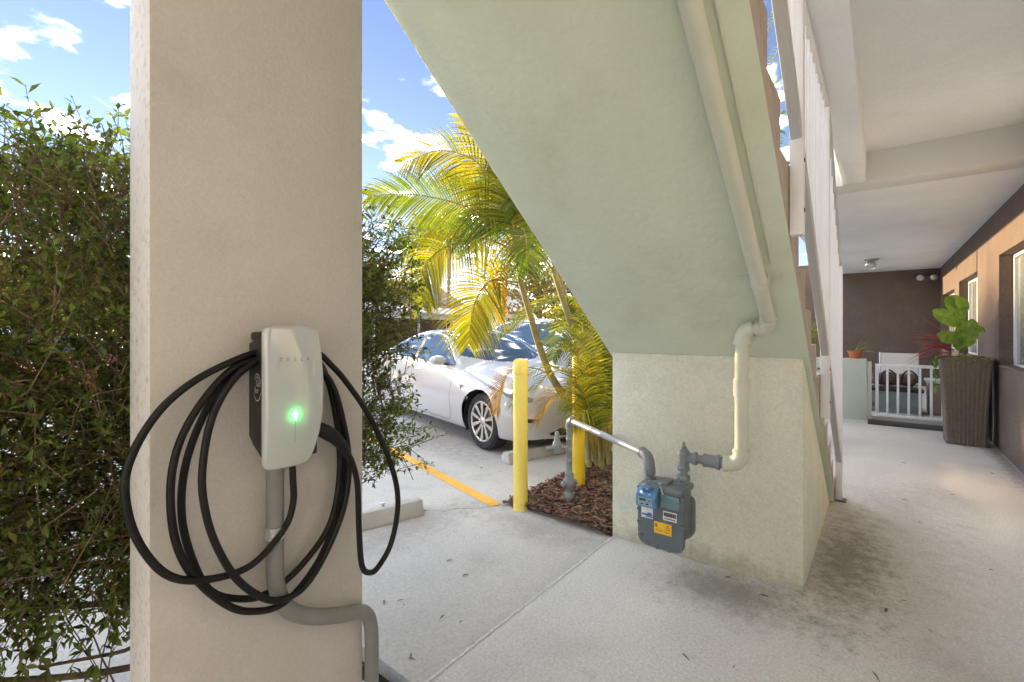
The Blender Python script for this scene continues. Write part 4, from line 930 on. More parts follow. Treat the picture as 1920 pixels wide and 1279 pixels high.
while ntw < 15500 and tries < 320000:
    tries += 1
    p = Vector((rnd.uniform(-1.35, 1.5), rnd.uniform(1.48, 2.45), rnd.uniform(.3, 2.05)))
    if not env_ok(p): continue
    # thin band where low light shows through, and thinner interior
    band = math.exp(-((p.z - (1.52 - .22 * (p.x - .3))) / .16) ** 2) if p.x < .95 else 0
    if rnd.random() < band * .62: continue
    if p.x < .75 and p.z < 1.5 and rnd.random() < .15: continue
    ntw += 1
    d = Vector((p.x - .5, (p.y - 1.95) * 1.2, (p.z - .9) * .8)).normalized() * .8 + rvec(.8) + Vector((0, 0, .25))
    d.normalize(); L = rnd.uniform(.06, .15)
    q = p + d * L * .5 + rvec(.015); e = p + d * L + Vector((0, 0, rnd.uniform(-.03, .03)))
    tw.tube([p - d * .08, q, e], [.0018, .0013, .0007], 3, caps=False)
    nl = rnd.randint(8, 13); a = rnd.uniform(0, 6.3)
    o1 = d.orthogonal().normalized(); o2 = d.cross(o1)
    for i in range(nl):
        t = (i + .6) / nl; a += 2.4; c = p + (e - p) * t
        ld_ = (o1 * math.cos(a) + o2 * math.sin(a)) * rnd.uniform(.6, 1.0) + d * rnd.uniform(.3, .9) + Vector((0, 0, rnd.uniform(-.25, .25)))
        ll = rnd.uniform(.013, .033) * (1.15 if t > .8 else 1)
        small_leaf(lv, c, ld_, Vector((0, 0, 1)) + rvec(.7), ll, ll * rnd.uniform(.38, .52), .35, rnd.uniform(-.1, .35))
lv.raw('foliage', M['hedge'], hd); tw.raw('twigs', M['bark'], hd)
br = MB()
def limb(p0, p1, r0, r1, wob=.05, n=6):
    P = [Vector(p0).lerp(Vector(p1), i / n) + (rvec(wob) if 0 < i < n else Vector()) for i in range(n + 1)]
    br.tube(catmull(P, 3), [r0 + (r1 - r0) * i / (n * 3) for i in range(n * 3 + 1)], 8)
limb((.75, 1.95, -.12), (.72, 1.92, .55), .045, .035, .015)
for k in range(26):
    a = Vector((rnd.uniform(.5, .95), rnd.uniform(1.8, 2.05), rnd.uniform(.2, .7))); t = Vector((rnd.uniform(-1.2, 1.3), rnd.uniform(1.6, 2.35), rnd.uniform(.9, 1.9)))
    limb(a, t, rnd.uniform(.010, .020), .003, .07)
limb((.72, 1.92, .10), (.12, 1.80, .14), .026, .020, .010); limb((.13, 1.80, .14), (-.18, 1.75, .17), .007, .003, .006); limb((.14, 1.80, .14), (-.12, 1.85, .07), .006, .003, .006)
limb((.72, 1.92, .30), (.2, 1.75, .50), .010, .004, .012)
for k in range(9):
    a = Vector((rnd.uniform(.15, .6), rnd.uniform(1.72, 1.85), rnd.uniform(.14, .4))); limb(Vector((a.x, 1.80 + .2 * (a.x - .12), .145)), a + Vector((rnd.uniform(-.2, .2), rnd.uniform(-.1, .1), rnd.uniform(.12, .35))), .003, .0012, .008)
br.build('branches', M['bark'], hd)
# drooping shoots under the hedge: each hangs on its own stem from the foliage
sp = MB(); ss = MB()
for k in range(30):
    c = Vector((rnd.uniform(-.3, .6), rnd.uniform(1.62, 1.95), rnd.uniform(.60, .72))); e_ = c + Vector((rnd.uniform(-.18, .18), rnd.uniform(-.12, .06), -rnd.uniform(.12, .42)))
    pts_ = catmull([c + Vector((0, .03, .25)), c, (c + e_) / 2 + rvec(.02), e_], 4); ss.tube(pts_, [.0028 - .0018 * i / (len(pts_) - 1) for i in range(len(pts_))], 4)
    for i, p in enumerate(pts_[3:]):
        for q in range(2):
            l = rnd.uniform(.024, .045); leaf(sp, p, rvec(1) + Vector((0, 0, -.3)), Vector((0, 0, 1)) + rvec(.5), l, l * .45, 2, .3, .2)
sp.raw('low_shoot_leaves', M['hedge'], hd)['kind'] = 'stuff'; ss.raw('low_shoot_stems', M['bark'], hd)['kind'] = 'stuff'
# ---------------------------------------------------------------- areca palms
def frond(parent, pts, LL, npair, leafm, width=.020, upv=(0, 0, 1), start=.14, lift=.35, droop=.5, r0=.011, rach=None):
    P = catmull(pts, 8); n = len(P); b = MB(); npair = int(npair * .92)
    cum = [0]
    for i in range(1, n): cum.append(cum[-1] + (P[i] - P[i-1]).length)
    tot = cum[-1]
    def at(t):
        s_ = t * tot; i = 1
        while i < n - 1 and cum[i] < s_: i += 1
        f = (s_ - cum[i-1]) / max(cum[i] - cum[i-1], 1e-6)
        return P[i-1].lerp(P[i], f), (P[i] - P[i-1]).normalized()
    rc = MB().tube(P, [r0 * (1 - .85 * i / (n - 1)) for i in range(n)], 6)
    upv = Vector(upv)
    for k in range(npair):
        t = start + (1 - start) * (k + .5) / npair
        c, T = at(t); s0 = T.cross(upv)
        s0 = s0.normalized() if s0.length > .05 else T.orthogonal().normalized()
        nn = s0.cross(T).normalized()
        ang = R(76 - 38 * t); l0 = 1.28 * LL * (.55 + .45 * math.sin(math.pi * min(1, .25 + t * .75))) * (1 - .45 * max(0, t - .7) / .3)
        for sg in (-1, 1):
            l = l0 * rnd.uniform(.94, 1.05); d = T * math.cos(ang) + s0 * (sg * math.sin(ang)) + nn * (lift + rnd.uniform(-.04, .04)); d.normalize()
            sd_ = d.cross(nn).normalized(); w = width * rnd.uniform(.85, 1.15)
            vs_ = []; seg = 4; dr = droop * rnd.uniform(.85, 1.15)
            for i in range(seg + 1):
                q = i / seg; pc = c + d * (l * q) + Vector((0, 0, -1)) * (dr * l * q * q)
                ww = w / 2 * (.55 + .45 * math.sin(math.pi * min(1, q * 1.1 + .1))) * (1 - q ** 3 * .97)
                vs_ += [pc + sd_ * ww, pc - nn * ww * .5, pc - sd_ * ww]
            fs_ = []
            for i in range(seg): fs_ += [(3*i, 3*i+1, 3*i+4, 3*i+3), (3*i+1, 3*i+2, 3*i+5, 3*i+4)]
            b.add(vs_, fs_)
    o = b.raw('frond', leafm, parent); rc.build('rachis', rach or M['rachis'], o)
    return o
def stem(parent, pts, r0, r1, rings=10, green_from=.6):
    P = catmull(pts, 8); n = len(P)
    o = MB().tube(P, [r0 + (r1 - r0) * i / (n - 1) + (.006 if i < 2 else 0) for i in range(n)], 14).build('trunk', M['palm_trunk'], parent)
    b = MB()
    for k in range(rings):
        t = (k + .5) / rings * .72; i = int(t * (n - 1)); d = (P[i+1] - P[i]).normalized(); r_ = r0 + (r1 - r0) * t
        b.lathe(P[i] - d * .004, d, [(0, r_ - .002), (.001, r_ + .0022), (.007, r_ + .0022), (.008, r_ - .002)], 14)
    b.build('ring_scars', M['palm_ring'], o)
    return o
D = on_d
def pp(lst): return [D(*q) for q in lst]
pa = thing('areca_palm', 'arching yellow green palm with leaning ringed stems beside the stairs', 'palm', tuple(D(1122, 866, 4.75)))
stem(pa, pp([(1128, 880, 4.75), (1092, 800, 4.72), (1056, 742, 4.70), (1030, 698, 4.66), (1010, 645, 4.62), (992, 583, 4.58), (976, 525, 4.54), (966, 455, 4.5)]), .043, .026, 13)
PL, PG, PD = M['palm_leaf'], M['palm_green'], M['palm_dry']
UC = (-.68, -.58, .35)
frond(pa, pp([(968, 470, 4.5), (940, 372, 4.45), (905, 315, 4.4), (868, 290, 4.35), (818, 283, 4.3), (758, 306, 4.2)]), .46, 54, PL, upv=(-.65, -.55, .45), lift=.2, droop=.35)
frond(pa, pp([(966, 470, 4.5), (930, 416, 4.4), (870, 386, 4.3), (800, 368, 4.2), (745, 364, 4.12), (690, 368, 4.0)]), .45, 58, PG, upv=UC, lift=.2, droop=.3)
frond(pa, pp([(966, 470, 4.5), (905, 446, 4.3), (855, 456, 4.15), (815, 476, 4.05), (790, 514, 3.98), (793, 575, 3.95)]), .36, 52, PL, upv=UC, droop=.5)
frond(pa, pp([(964, 465, 4.55), (900, 426, 4.65), (850, 420, 4.7), (800, 436, 4.75), (755, 470, 4.78)]), .38, 48, PG, upv=UC, droop=.45)
frond(pa, pp([(972, 530, 4.5), (925, 525, 4.35), (901, 546, 4.25), (885, 586, 4.2), (879, 645, 4.18)]), .36, 44, PL, upv=UC, droop=.4)
frond(pa, pp([(966, 460, 4.5), (985, 420, 4.7), (1010, 400, 4.9), (1050, 420, 5.1)]), .40, 36, PG)
frond(pa, pp([(968, 460, 4.5), (975, 430, 4.3), (985, 440, 4.1), (990, 510, 3.95)]), .32, 36, PG, upv=UC, droop=.5)
frond(pa, pp([(970, 500, 4.5), (945, 500, 4.4), (936, 545, 4.3), (938, 600, 4.25)]), .13, 20, PD, droop=.7)
frond(pa, pp([(964, 460, 4.5), (950, 405, 4.6), (925, 360, 4.7), (880, 335, 4.8), (835, 330, 4.9)]), .42, 46, PL, upv=UC, droop=.42)
frond(pa, pp([(966, 460, 4.5), (960, 400, 4.45), (965, 340, 4.45), (955, 290, 4.5)]), .40, 42, PL, upv=UC, droop=.42)
pb = thing('areca_palm', 'taller palm stem with bright yellow crownshaft close to the stair soffit', 'palm', tuple(D(1140, 868, 4.95)))
stem(pb, pp([(1142, 880, 4.95), (1118, 790, 4.92), (1096, 698, 4.88), (1082, 645, 4.86), (1068, 600, 4.85), (1050, 545, 4.82), (1036, 500, 4.8)]), .040, .030, 11)
frond(pb, pp([(1038, 510, 4.8), (985, 428, 4.7), (938, 352, 4.6), (902, 282, 4.5), (866, 218, 4.4)]), .46, 56, PL, upv=(-.65, -.55, .45), lift=.2, droop=.35)
frond(pb, pp([(1038, 505, 4.8), (1060, 440, 5.0), (1090, 420, 5.3), (1130, 450, 5.5)]), .36, 34, PG)
frond(pb, pp([(1038, 505, 4.8), (1030, 450, 4.75), (1005, 400, 4.7), (985, 360, 4.7)]), .40, 40, PG, upv=UC, droop=.45)
frond(pb, pp([(1038, 505, 4.8), (1020, 430, 4.9), (990, 370, 5.0), (950, 320, 5.1), (900, 300, 5.2)]), .40, 42, PL)
pc_ = thing('areca_palm', 'short bushy palm suckers filling the mulch bed behind the gas riser', 'palm', tuple(D(1125, 866, 4.5)))
for k, q in enumerate([(1105, 850, 4.45), (1128, 850, 4.5), (1143, 845, 4.4)]):
    stem(pc_, [D(q[0], q[1] + 25, q[2]), D(q[0] - 4, q[1] - 60, q[2]), D(q[0] - 10 + 6 * k, q[1] - 130, q[2])], .022, .014, 5)
small = [([(1105, 800, 4.5), (1090, 660, 4.5), (1045, 602, 4.45), (1003, 590, 4.4)], PL, .27), ([(1105, 800, 4.5), (1100, 700, 4.45), (1062, 652, 4.4), (1018, 640, 4.3)], PL, .25),
         ([(1130, 800, 4.5), (1127, 690, 4.5), (1116, 620, 4.5), (1100, 580, 4.5)], PG, .30), ([(1105, 820, 4.4), (1085, 725, 4.3), (1035, 688, 4.2), (985, 708, 4.08), (962, 760, 4.02)], PL, .24),
         ([(1040, 705, 4.25), (1000, 690, 4.15), (960, 694, 4.1), (940, 722, 4.05), (932, 772, 4.02)], PD, .20), ([(1108, 830, 4.4), (1085, 765, 4.3), (1062, 735, 4.2), (1030, 748, 4.1), (1008, 792, 4.05)], PD, .22),
         ([(1120, 810, 4.45), (1098, 710, 4.4), (1066, 652, 4.35), (1050, 640, 4.3)], PL, .30), ([(1143, 820, 4.4), (1140, 690, 4.35), (1130, 620, 4.3), (1105, 600, 4.3)], PG, .30),
         ([(1143, 830, 4.4), (1135, 740, 4.3), (1115, 690, 4.25), (1085, 690, 4.2)], PG, .28), ([(1140, 840, 4.3), (1120, 770, 4.2), (1095, 740, 4.15), (1062, 770, 4.1)], PG, .26),
         ([(1146, 830, 4.4), (1150, 740, 4.3), (1140, 690, 4.3), (1120, 720, 4.2)], PG, .26), ([(1130, 830, 4.5), (1110, 700, 4.6), (1100, 620, 4.7), (1080, 570, 4.8)], PL, .32),
         ([(1140, 820, 4.6), (1150, 700, 4.7), (1140, 600, 4.8), (1110, 540, 4.9)], PG, .34), ([(1150, 820, 4.5), (1145, 760, 4.3), (1130, 740, 4.2), (1112, 800, 4.1)], PG, .24)]
for tgt in ([(1112, 840, 4.2), (1100, 730, 4.0), (1080, 660, 3.85), (1052, 655, 3.75)], [(1115, 840, 4.2), (1108, 720, 4.0), (1092, 640, 3.9), (1070, 615, 3.8)], [(1118, 845, 4.2), (1105, 770, 4.0), (1085, 720, 3.85), (1050, 742, 3.75)], [(1112, 840, 4.25), (1095, 760, 4.05), (1070, 700, 3.9), (1030, 700, 3.8), (1000, 730, 3.75)], [(1120, 850, 4.2), (1112, 790, 4.0), (1098, 770, 3.9), (1075, 800, 3.8)], [(1120, 840, 4.2), (1118, 690, 4.05), (1105, 600, 3.95), (1085, 570, 3.9)]):
    small.append((tgt, PL, .27))
for k in range(16):
    bx0 = rnd.uniform(1100, 1150); dd0 = rnd.uniform(4.3, 4.9); ty = rnd.uniform(560, 760); tx0 = bx0 - rnd.uniform(5, 70)
    small.append(([(bx0, 845, dd0), (bx0 - 4, (845 + ty) / 2, dd0), ((bx0 + tx0) / 2, ty - 15, dd0 - .05), (tx0, ty + rnd.uniform(0, 50), dd0 - .15)], PG if k % 3 else PL, rnd.uniform(.22, .32)))
for pts, mm, ll in small: frond(pc_, pp(pts), ll, 30, mm, width=.014, start=.35, r0=.007, droop=.5)
def crown(parent, c, n, reach, ll, seed):
    rr_ = random.Random(seed)
    for k in range(n):
        a = k * 2.399 + rr_.uniform(-.3, .3); el = rr_.uniform(.15, 1.0); rch = reach * rr_.uniform(.8, 1.1)
        o_ = Vector((math.cos(a), math.sin(a), 0)); c = Vector(c)
        frond(parent, [c, c + o_ * rch * .25 + Vector((0, 0, .28 + .3 * el)), c + o_ * rch * .62 + Vector((0, 0, .42 * el + .12)), c + o_ * rch + Vector((0, 0, -.30 + .55 * el))], ll, 44, (PL, PG, PL)[k % 3], droop=.45)
pe_ = thing('areca_palm', 'slender palm standing behind the leaning palm stems', 'palm', tuple(D(1128, 830, 5.5)))
stem(pe_, pp([(1128, 832, 5.5), (1100, 700, 5.5), (1070, 590, 5.5), (1040, 500, 5.5), (1018, 440, 5.5)]), .038, .024, 12)
crown(pe_, D(1018, 440, 5.5), 7, 1.25, .38, 3)
pf_ = thing('areca_palm', 'low palm behind the bollards with its crown against the stair edge', 'palm', tuple(D(1150, 830, 5.6)))
stem(pf_, pp([(1150, 835, 5.6), (1130, 740, 5.6), (1105, 660, 5.6)]), .034, .022, 7)
crown(pf_, D(1102, 650, 5.6), 8, 1.05, .34, 5)
# a taller palm far beyond the stairs, seen between stair and railing
pd_ = thing('areca_palm', 'tall palm beyond the stairs seen through the gap by the railing', 'palm', (9.9, 1.95, 0))
stem(pd_, [(9.9, 1.95, -.05), (9.8, 1.9, 2.2), (9.6, 1.85, 4.4)], .05, .03, 14)
for tip in ((1436, 90, 8.6), (1462, 245, 8.3), (1415, 200, 8.8), (1490, 120, 8.7), (1450, 20, 9.2), (1470, 210, 8.0), (1455, 150, 8.9), (1480, 180, 9.4), (1440, 240, 9.0), (1475, 60, 9.0), (1460, 270, 8.8)):
    t = D(*tip); b0_ = Vector((9.6, 1.85, 4.35)); mid = (b0_ + t) / 2 + Vector((0, .1, .45))
    frond(pd_, [b0_, (b0_ + mid) / 2 + Vector((0, 0, .15)), mid, t], .42, 34, PG)
# potted palm behind the railing
M['terracotta'] = mat('terracotta', (0.50, 0.17, 0.07), .8, var=(8, .12), bump=[(120, .3, .002)])
def pot(parent, c, r, h):
    MB().lathe(c, (0, 0, 1), [(0, r * .68), (h * .8, r * .93), (h * .8, r), (h, r * 1.04), (h, r * .9), (h * .86, r * .86)], 24).build('pot', M['terracotta'], parent)
pq = thing('potted_palm', 'leafy potted palm half hidden behind the stair railing', 'plant', (7.0, .80, 0))
pot(pq, (7.0, .80, 0), .2, .35)
for k in range(9):
    a = k * 2.4; b0_ = Vector((7.0, .80, .3)); t = b0_ + Vector((math.cos(a) * .45, math.sin(a) * .32, 1.0 + .25 * math.sin(k * 1.7)))
    frond(pq, [b0_, b0_ + Vector((math.cos(a) * .08, math.sin(a) * .08, .7)), b0_ + Vector((math.cos(a) * .25, math.sin(a) * .2, 1.1)), t], .22, 20, PG if k % 3 else PL, width=.02, r0=.006, start=.35)
# ---------------------------------------------------------------- wicker planter by the wall
wp = thing('wicker_planter', 'tall flared brown wicker planter standing against the dark wall', 'planter', (7.93, -.82, 0))
M['wicker'] = mat('wicker', (0.135, 0.105, 0.078), .6, var=(30, .2), bump=[(160, .5, .003)])
M['wicker_in'] = mat('planter_rim', (0.03, 0.025, 0.02), .8)
cxp, cyp, Hp = 7.93, -.815, 1.045
def half(t): return .172 + .052 * t ** 2.2 + .006 * math.sin(math.pi * t)
b = MB(); rows_, per = 70, 44; vv = []
for i in range(rows_ + 1):
    t = i / rows_; h_ = half(t)
    for k in range(4 * per):
        sd, q = divmod(k, per); u = -1 + 2 * q / per
        rib = .0055 * abs(math.sin(u * math.pi * 5.0)) ** .6; wv = .0016 * math.sin(i * math.pi) if False else .0018 * (1 if (i + int((u + 1) * 5)) % 2 else -1)
        e = h_ + rib + wv * .7; corner = .96
        x_, y_ = ((e, u * h_), (-u * h_, e), (-e, -u * h_), (u * h_, -e))[sd]
        vv.append((cxp + x_, cyp + y_, .002 + Hp * t))
n4 = 4 * per
b.add(vv, [(i*n4 + k, i*n4 + (k+1) % n4, (i+1)*n4 + (k+1) % n4, (i+1)*n4 + k) for i in range(rows_) for k in range(n4)] + [tuple(range(n4 - 1, -1, -1))])
b.build('woven_body', M['wicker'], wp, angle=80)
h1 = half(1)
rim = MB(); rim.box(cxp-h1-.012, cxp+h1+.012, cyp-h1-.012, cyp-h1+.02, Hp-.012, Hp+.014); rim.box(cxp-h1-.012, cxp+h1+.012, cyp+h1-.02, cyp+h1+.012, Hp-.012, Hp+.014)
rim.box(cxp-h1-.012, cxp-h1+.02, cyp-h1+.02, cyp+h1-.02, Hp-.012, Hp+.014); rim.box(cxp+h1-.02, cxp+h1+.012, cyp-h1+.02, cyp+h1-.02, Hp-.012, Hp+.014)
rim.build('rim', M['wicker'], wp, bevel=.005)
MB().box(cxp-h1+.02, cxp+h1-.02, cyp-h1+.02, cyp+h1-.02, Hp-.05, Hp-.02).build('soil', M['soil'], wp)
M['fig'] = mat('fig_leaf', (0.15, 0.27, 0.04), .38, leaf=(.35, (1.6, 1.5, .4)), island=.3, spec=.4, var=(22, .35), bump=[(26, .7, .012)], stain=[((0.30, 0.36, 0.10), 14, .55, .7, .5)])
M['cordyline'] = mat('red_cordyline_leaf', (0.36, 0.045, 0.045), .4, leaf=(.4, (1.6, 1.0, .6)), island=.55)
M['brom'] = mat('bromeliad_leaf', (0.24, 0.38, 0.05), .4, leaf=(.4, (1.5, 1.4, .4)), island=.3)
fg = thing('fiddle_leaf_fig', 'bright green large leaved fig in the wicker planter', 'plant', (cxp, cyp, Hp - .02))
MB().tube(catmull([(cxp, cyp, Hp - .03), (cxp + .01, cyp - .02, Hp + .2), (cxp - .01, cyp - .01, Hp + .55)], 6), .010, 8).build('trunk', M['bark'], fg)
def figprof(t): return max(.05, math.sin(math.pi * min(1, .05 + t * .95)) ** .55 * (.62 + .45 * t)) if t < .99 else .1
XF_ = cxp - .05
for (px_, py_, qx, qy, w, rl_) in ((1800, 612, 1758, 585, .19, .3), (1808, 600, 1780, 560, .17, -.2), (1805, 640, 1765, 628, .19, .5), (1815, 650, 1822, 605, .20, .1), (1820, 610, 1845, 618, .09, .9), (1800, 575, 1785, 556, .14, .2), (1812, 585, 1800, 560, .14, -.5), (1806, 600, 1800, 650, .17, .2)):
    A, B_ = on_x(px_, py_, XF_ - .02), on_x(qx, qy, XF_ - .06 + rnd.uniform(-.05, .05)); l = (B_ - A).length * 1.12
    f_ = MB(); leaf(f_, A, B_ - A, Vector((-1, .1, .25)) + rvec(.25), l, w, 8, .18, .18, figprof, rl_ * .3); f_.build('large_leaf', M['fig'], fg, angle=180)
    MB().tube([A, (A + Vector((cxp, cyp, A.z - .05))) / 2, Vector((cxp, cyp - .005, A.z - .06))], .004, 6).build('leaf_stalk', M['fig'], fg)
cdl = thing('red_cordyline', 'red strap leaved plant leaning left out of the wicker planter', 'plant', (cxp - .05, cyp + .12, Hp - .02))
for k in range(22):
    A = Vector((cxp - .05 + rnd.uniform(-.03, .03), cyp + .13 + rnd.uniform(-.03, .03), Hp + rnd.uniform(.02, .22)))
    d = Vector((rnd.uniform(-.6, .35), rnd.uniform(.35, 1), rnd.uniform(-.05, .75))); f_ = MB()
    leaf(f_, A, d, (0, 0, 1), rnd.uniform(.28, .44), rnd.uniform(.028, .042), 6, .35, rnd.uniform(.1, .5), lambda t: math.sin(math.pi * (.12 + .86 * t)) ** .7); f_.build('strap_leaf', M['cordyline'], cdl, angle=180)
MB().tube([(cxp - .05, cyp + .13, Hp - .03), (cxp - .05, cyp + .13, Hp + .22)], .012, 8).build('stem', M['bark'], cdl)
brm = thing('bromeliad', 'low pale green rosette plant at the rim of the wicker planter', 'plant', (cxp - .1, cyp, Hp - .02))
for k in range(24):
    a = k * 2.4 + rnd.uniform(-.2, .2); f_ = MB()
    leaf(f_, (cxp - .1 + rnd.uniform(-.02, .02), cyp + rnd.uniform(-.08, .08), Hp - .02), (math.cos(a), math.sin(a), rnd.uniform(.3, 1.0)), (0, 0, 1), rnd.uniform(.16, .27), .03, 5, .35, .55, lambda t: 1 - t ** 2 * .95); f_.build('leaf', M['brom'], brm, angle=180)
vn = thing('trailing_vine', 'thin yellow green vine trailing down the left side of the wicker planter', 'plant', (cxp - .1, cyp + .24, Hp))
vp_ = catmull([(cxp - .15, cyp + .18, Hp), (cxp - .17, cyp + .26, Hp + .01), (cxp - .18, cyp + .28, Hp - .15), (cxp - .18, cyp + .27, Hp - .4)], 10)
MB().tube(vp_, .003, 5).build('stem', M['brom'], vn)
f_ = MB()
for p in vp_[8:]:
    for q in range(3): leaf(f_, p, rvec(1), (0, 0, 1), rnd.uniform(.03, .05), .03, 3, .2, .2)
f_.raw('leaves', M['brom'], vn)
# terracotta pot with a bromeliad on the low wall
pt = thing('terracotta_pot', 'terracotta pot with a small strap leaved plant on the low green wall', 'pot', (9.05, .30, .94))
pot(pt, (9.05, .30, .941), .10, .12)
for k in range(9):
    a = -1.2 + k * .32; f_ = MB(); leaf(f_, (9.05, .30, 1.04), (-.3 + .3 * math.cos(k), -math.cos(a - .3) , .5 + .3 * math.sin(k * 2)), (0, 0, 1), .22 + .03 * (k % 3), .03, 5, .3, .35, lambda t: 1 - t ** 2 * .95); f_.build('leaf', M['brom'], pt, angle=180)
# ---------------------------------------------------------------- distant trees
M['tree_y'] = mat('sunlit_tree_leaf', (0.17, 0.155, 0.03), .6, leaf=(.5, (1.8, 1.5, .5)), island=.4)
M['tree_g'] = mat('tree_leaf', (0.10, 0.14, 0.035), .6, leaf=(.4, (1.8, 1.6, .5)), island=.4)
def tree(name, label, x, y, h, r, lm, n=2600, size=.30, zc=None, grp='trees beyond the parking lot'):
    global rnd
    keep = rnd; rnd = random.Random(int(x * 97 + y * 31))
    t = thing(name, label, 'tree', (x, y, LOT_Z - .1), 0, grp); zc = zc or h * .62
    b = MB(); b.tube(catmull([(x, y, -.2), (x + .15, y, h * .3), (x - .1, y + .1, h * .6), (x, y, h * .85)], 6), [.05 * r * (1 - .8 * i / 18) + .02 for i in range(19)], 8)
    clumps = []
    for k in range(26):
        a, e = rnd.uniform(0, 6.28), rnd.uniform(-.6, 1.0); rr = r * rnd.uniform(.35, .95)
        c = Vector((x + math.cos(a) * rr * math.cos(e * 1.2), y + math.sin(a) * rr * math.cos(e * 1.2), zc + (h - zc) * .85 * math.sin(e * 1.3))); clumps.append((c, r * rnd.uniform(.18, .34)))
        b.tube([Vector((x, y, zc * .7 + rnd.uniform(-.1, .25) * h)), (Vector((x, y, zc)) + c) / 2 + rvec(.2), c], [.022 * r, .014 * r, .004 * r], 5)
    b.build('trunk', M['bark'], t)
    f_ = MB()
    for k in range(n):
        c, cr_ = clumps[k % len(clumps)]; p = c + Vector((rnd.gauss(0, 1), rnd.gauss(0, 1), rnd.gauss(0, .8))) * cr_ * .6
        leaf(f_, p, rvec(1), rvec(1), size * rnd.uniform(.5, 1.1), size * .5, 2, .2, .2)
    f_.raw('crown', lm, t); rnd = keep; return t
q = D(822, 600, 46); tree('shade_tree', 'sunlit yellow leaved tree standing above the shingle roof', q.x, q.y, 12.8, 4.2, M['tree_y'], 2400, .36, 9.0)
q = D(1010, 600, 34); tree('shade_tree', 'broad golden tree behind the gable house and palms', q.x, q.y, 8.5, 5.0, M['tree_y'], 4200, .34, 4.4)
q = D(1120, 600, 30); tree('shade_tree', 'golden tree behind the stairs and bushy palms', q.x, q.y, 7.5, 4.5, M['tree_y'], 3200, .32, 3.8)
q = D(700, 600, 44); tree('shade_tree', 'pale tree behind the right edge of the hedge', q.x, q.y, 8.0, 4.5, M['tree_y'], 2600, .36, 4.4)
q = D(240, 600, 48); tree('shade_tree', 'far green tree seen through the hedge beside the pillar', q.x, q.y, 8.0, 5.0, M['tree_g'], 2400, .40, 4.2)
q = D(-380, 600, 40); tree('shade_tree', 'green tree far left beyond the hedge', q.x, q.y, 9.0, 5.0, M['tree_g'], 2200, .40, 5.0)

# ================================================================== BACKGROUND BUILDINGS
M['bwhite'] = mat('carport_white', (0.74, 0.70, 0.66), .6, var=(1, .05))
M['peach'] = mat('peach_stucco', (0.72, 0.50, 0.33), .85, var=(.8, .06))
M['shingle'] = mat('grey_shingle', (0.26, 0.23, 0.21), .9, var=(1.5, .15), grain=(8, .25))
M['olive'] = mat('olive_wall', (0.24, 0.22, 0.13), .85, var=(1, .1))
M['brown'] = mat('brown_wall', (0.15, 0.09, 0.06), .85, var=(1, .15))
M['dark_glass'] = mat('dark_window_glass', (0.04, 0.045, 0.05), .05, spec=.8)
M['wood_pole'] = mat('utility_pole_wood', (0.20, 0.15, 0.11), .9, var=(6, .25))
A = Vector((9.0, 14.5, 0)); B = Vector((27.0, 20.8, 0)); e = (B - A).normalized(); nrm2 = Vector((-e.y, e.x, 0))
def wbox(p, along, back, z0, z1, a0, a1, b0, b1):
    c = p + along * (a0 + a1) / 2 + back * (b0 + b1) / 2 + Vector((0, 0, (z0 + z1) / 2)); return MB().obox(c, along, back, (0, 0, 1), abs(a1 - a0) / 2, abs(b1 - b0) / 2, abs(z1 - z0) / 2)
LC = (B - A).length
cpo = thing('carport', 'long white flat roofed carport across the parking lot', 'carport', tuple(A + e * LC / 2))
wbox(A, e, nrm2, 2.16, 2.44, 0, LC, 0, .12).build('fascia', M['bwhite'], cpo, bevel=.01)
wbox(A, e, nrm2, 2.30, 2.40, .05, LC - .05, .12, 6).build('roof', M['bwhite'], cpo)
for k in range(14): wbox(A, e, nrm2, 2.14, 2.30, .6 + k * 1.35, .68 + k * 1.35, .12, 6).build('rafter', M['bwhite'], cpo)
wbox(A, e, nrm2, 1.96, 2.14, .05, LC - .05, 2.4, 2.55).build('beam', M['bwhite'], cpo)
for k in range(5): wbox(A, e, nrm2, -.1, 1.96, 1.0 + k * 4.1, 1.1 + k * 4.1, 2.42, 2.53).build('post', M['bwhite'], cpo)
wbox(A, e, nrm2, -.2, 2.30, 0, 4.2, 5.8, 6).build('back_wall', M['olive'], cpo)
wbox(A, e, nrm2, -.2, 2.30, 4.2, LC, 5.8, 6).build('back_wall', M['brown'], cpo)
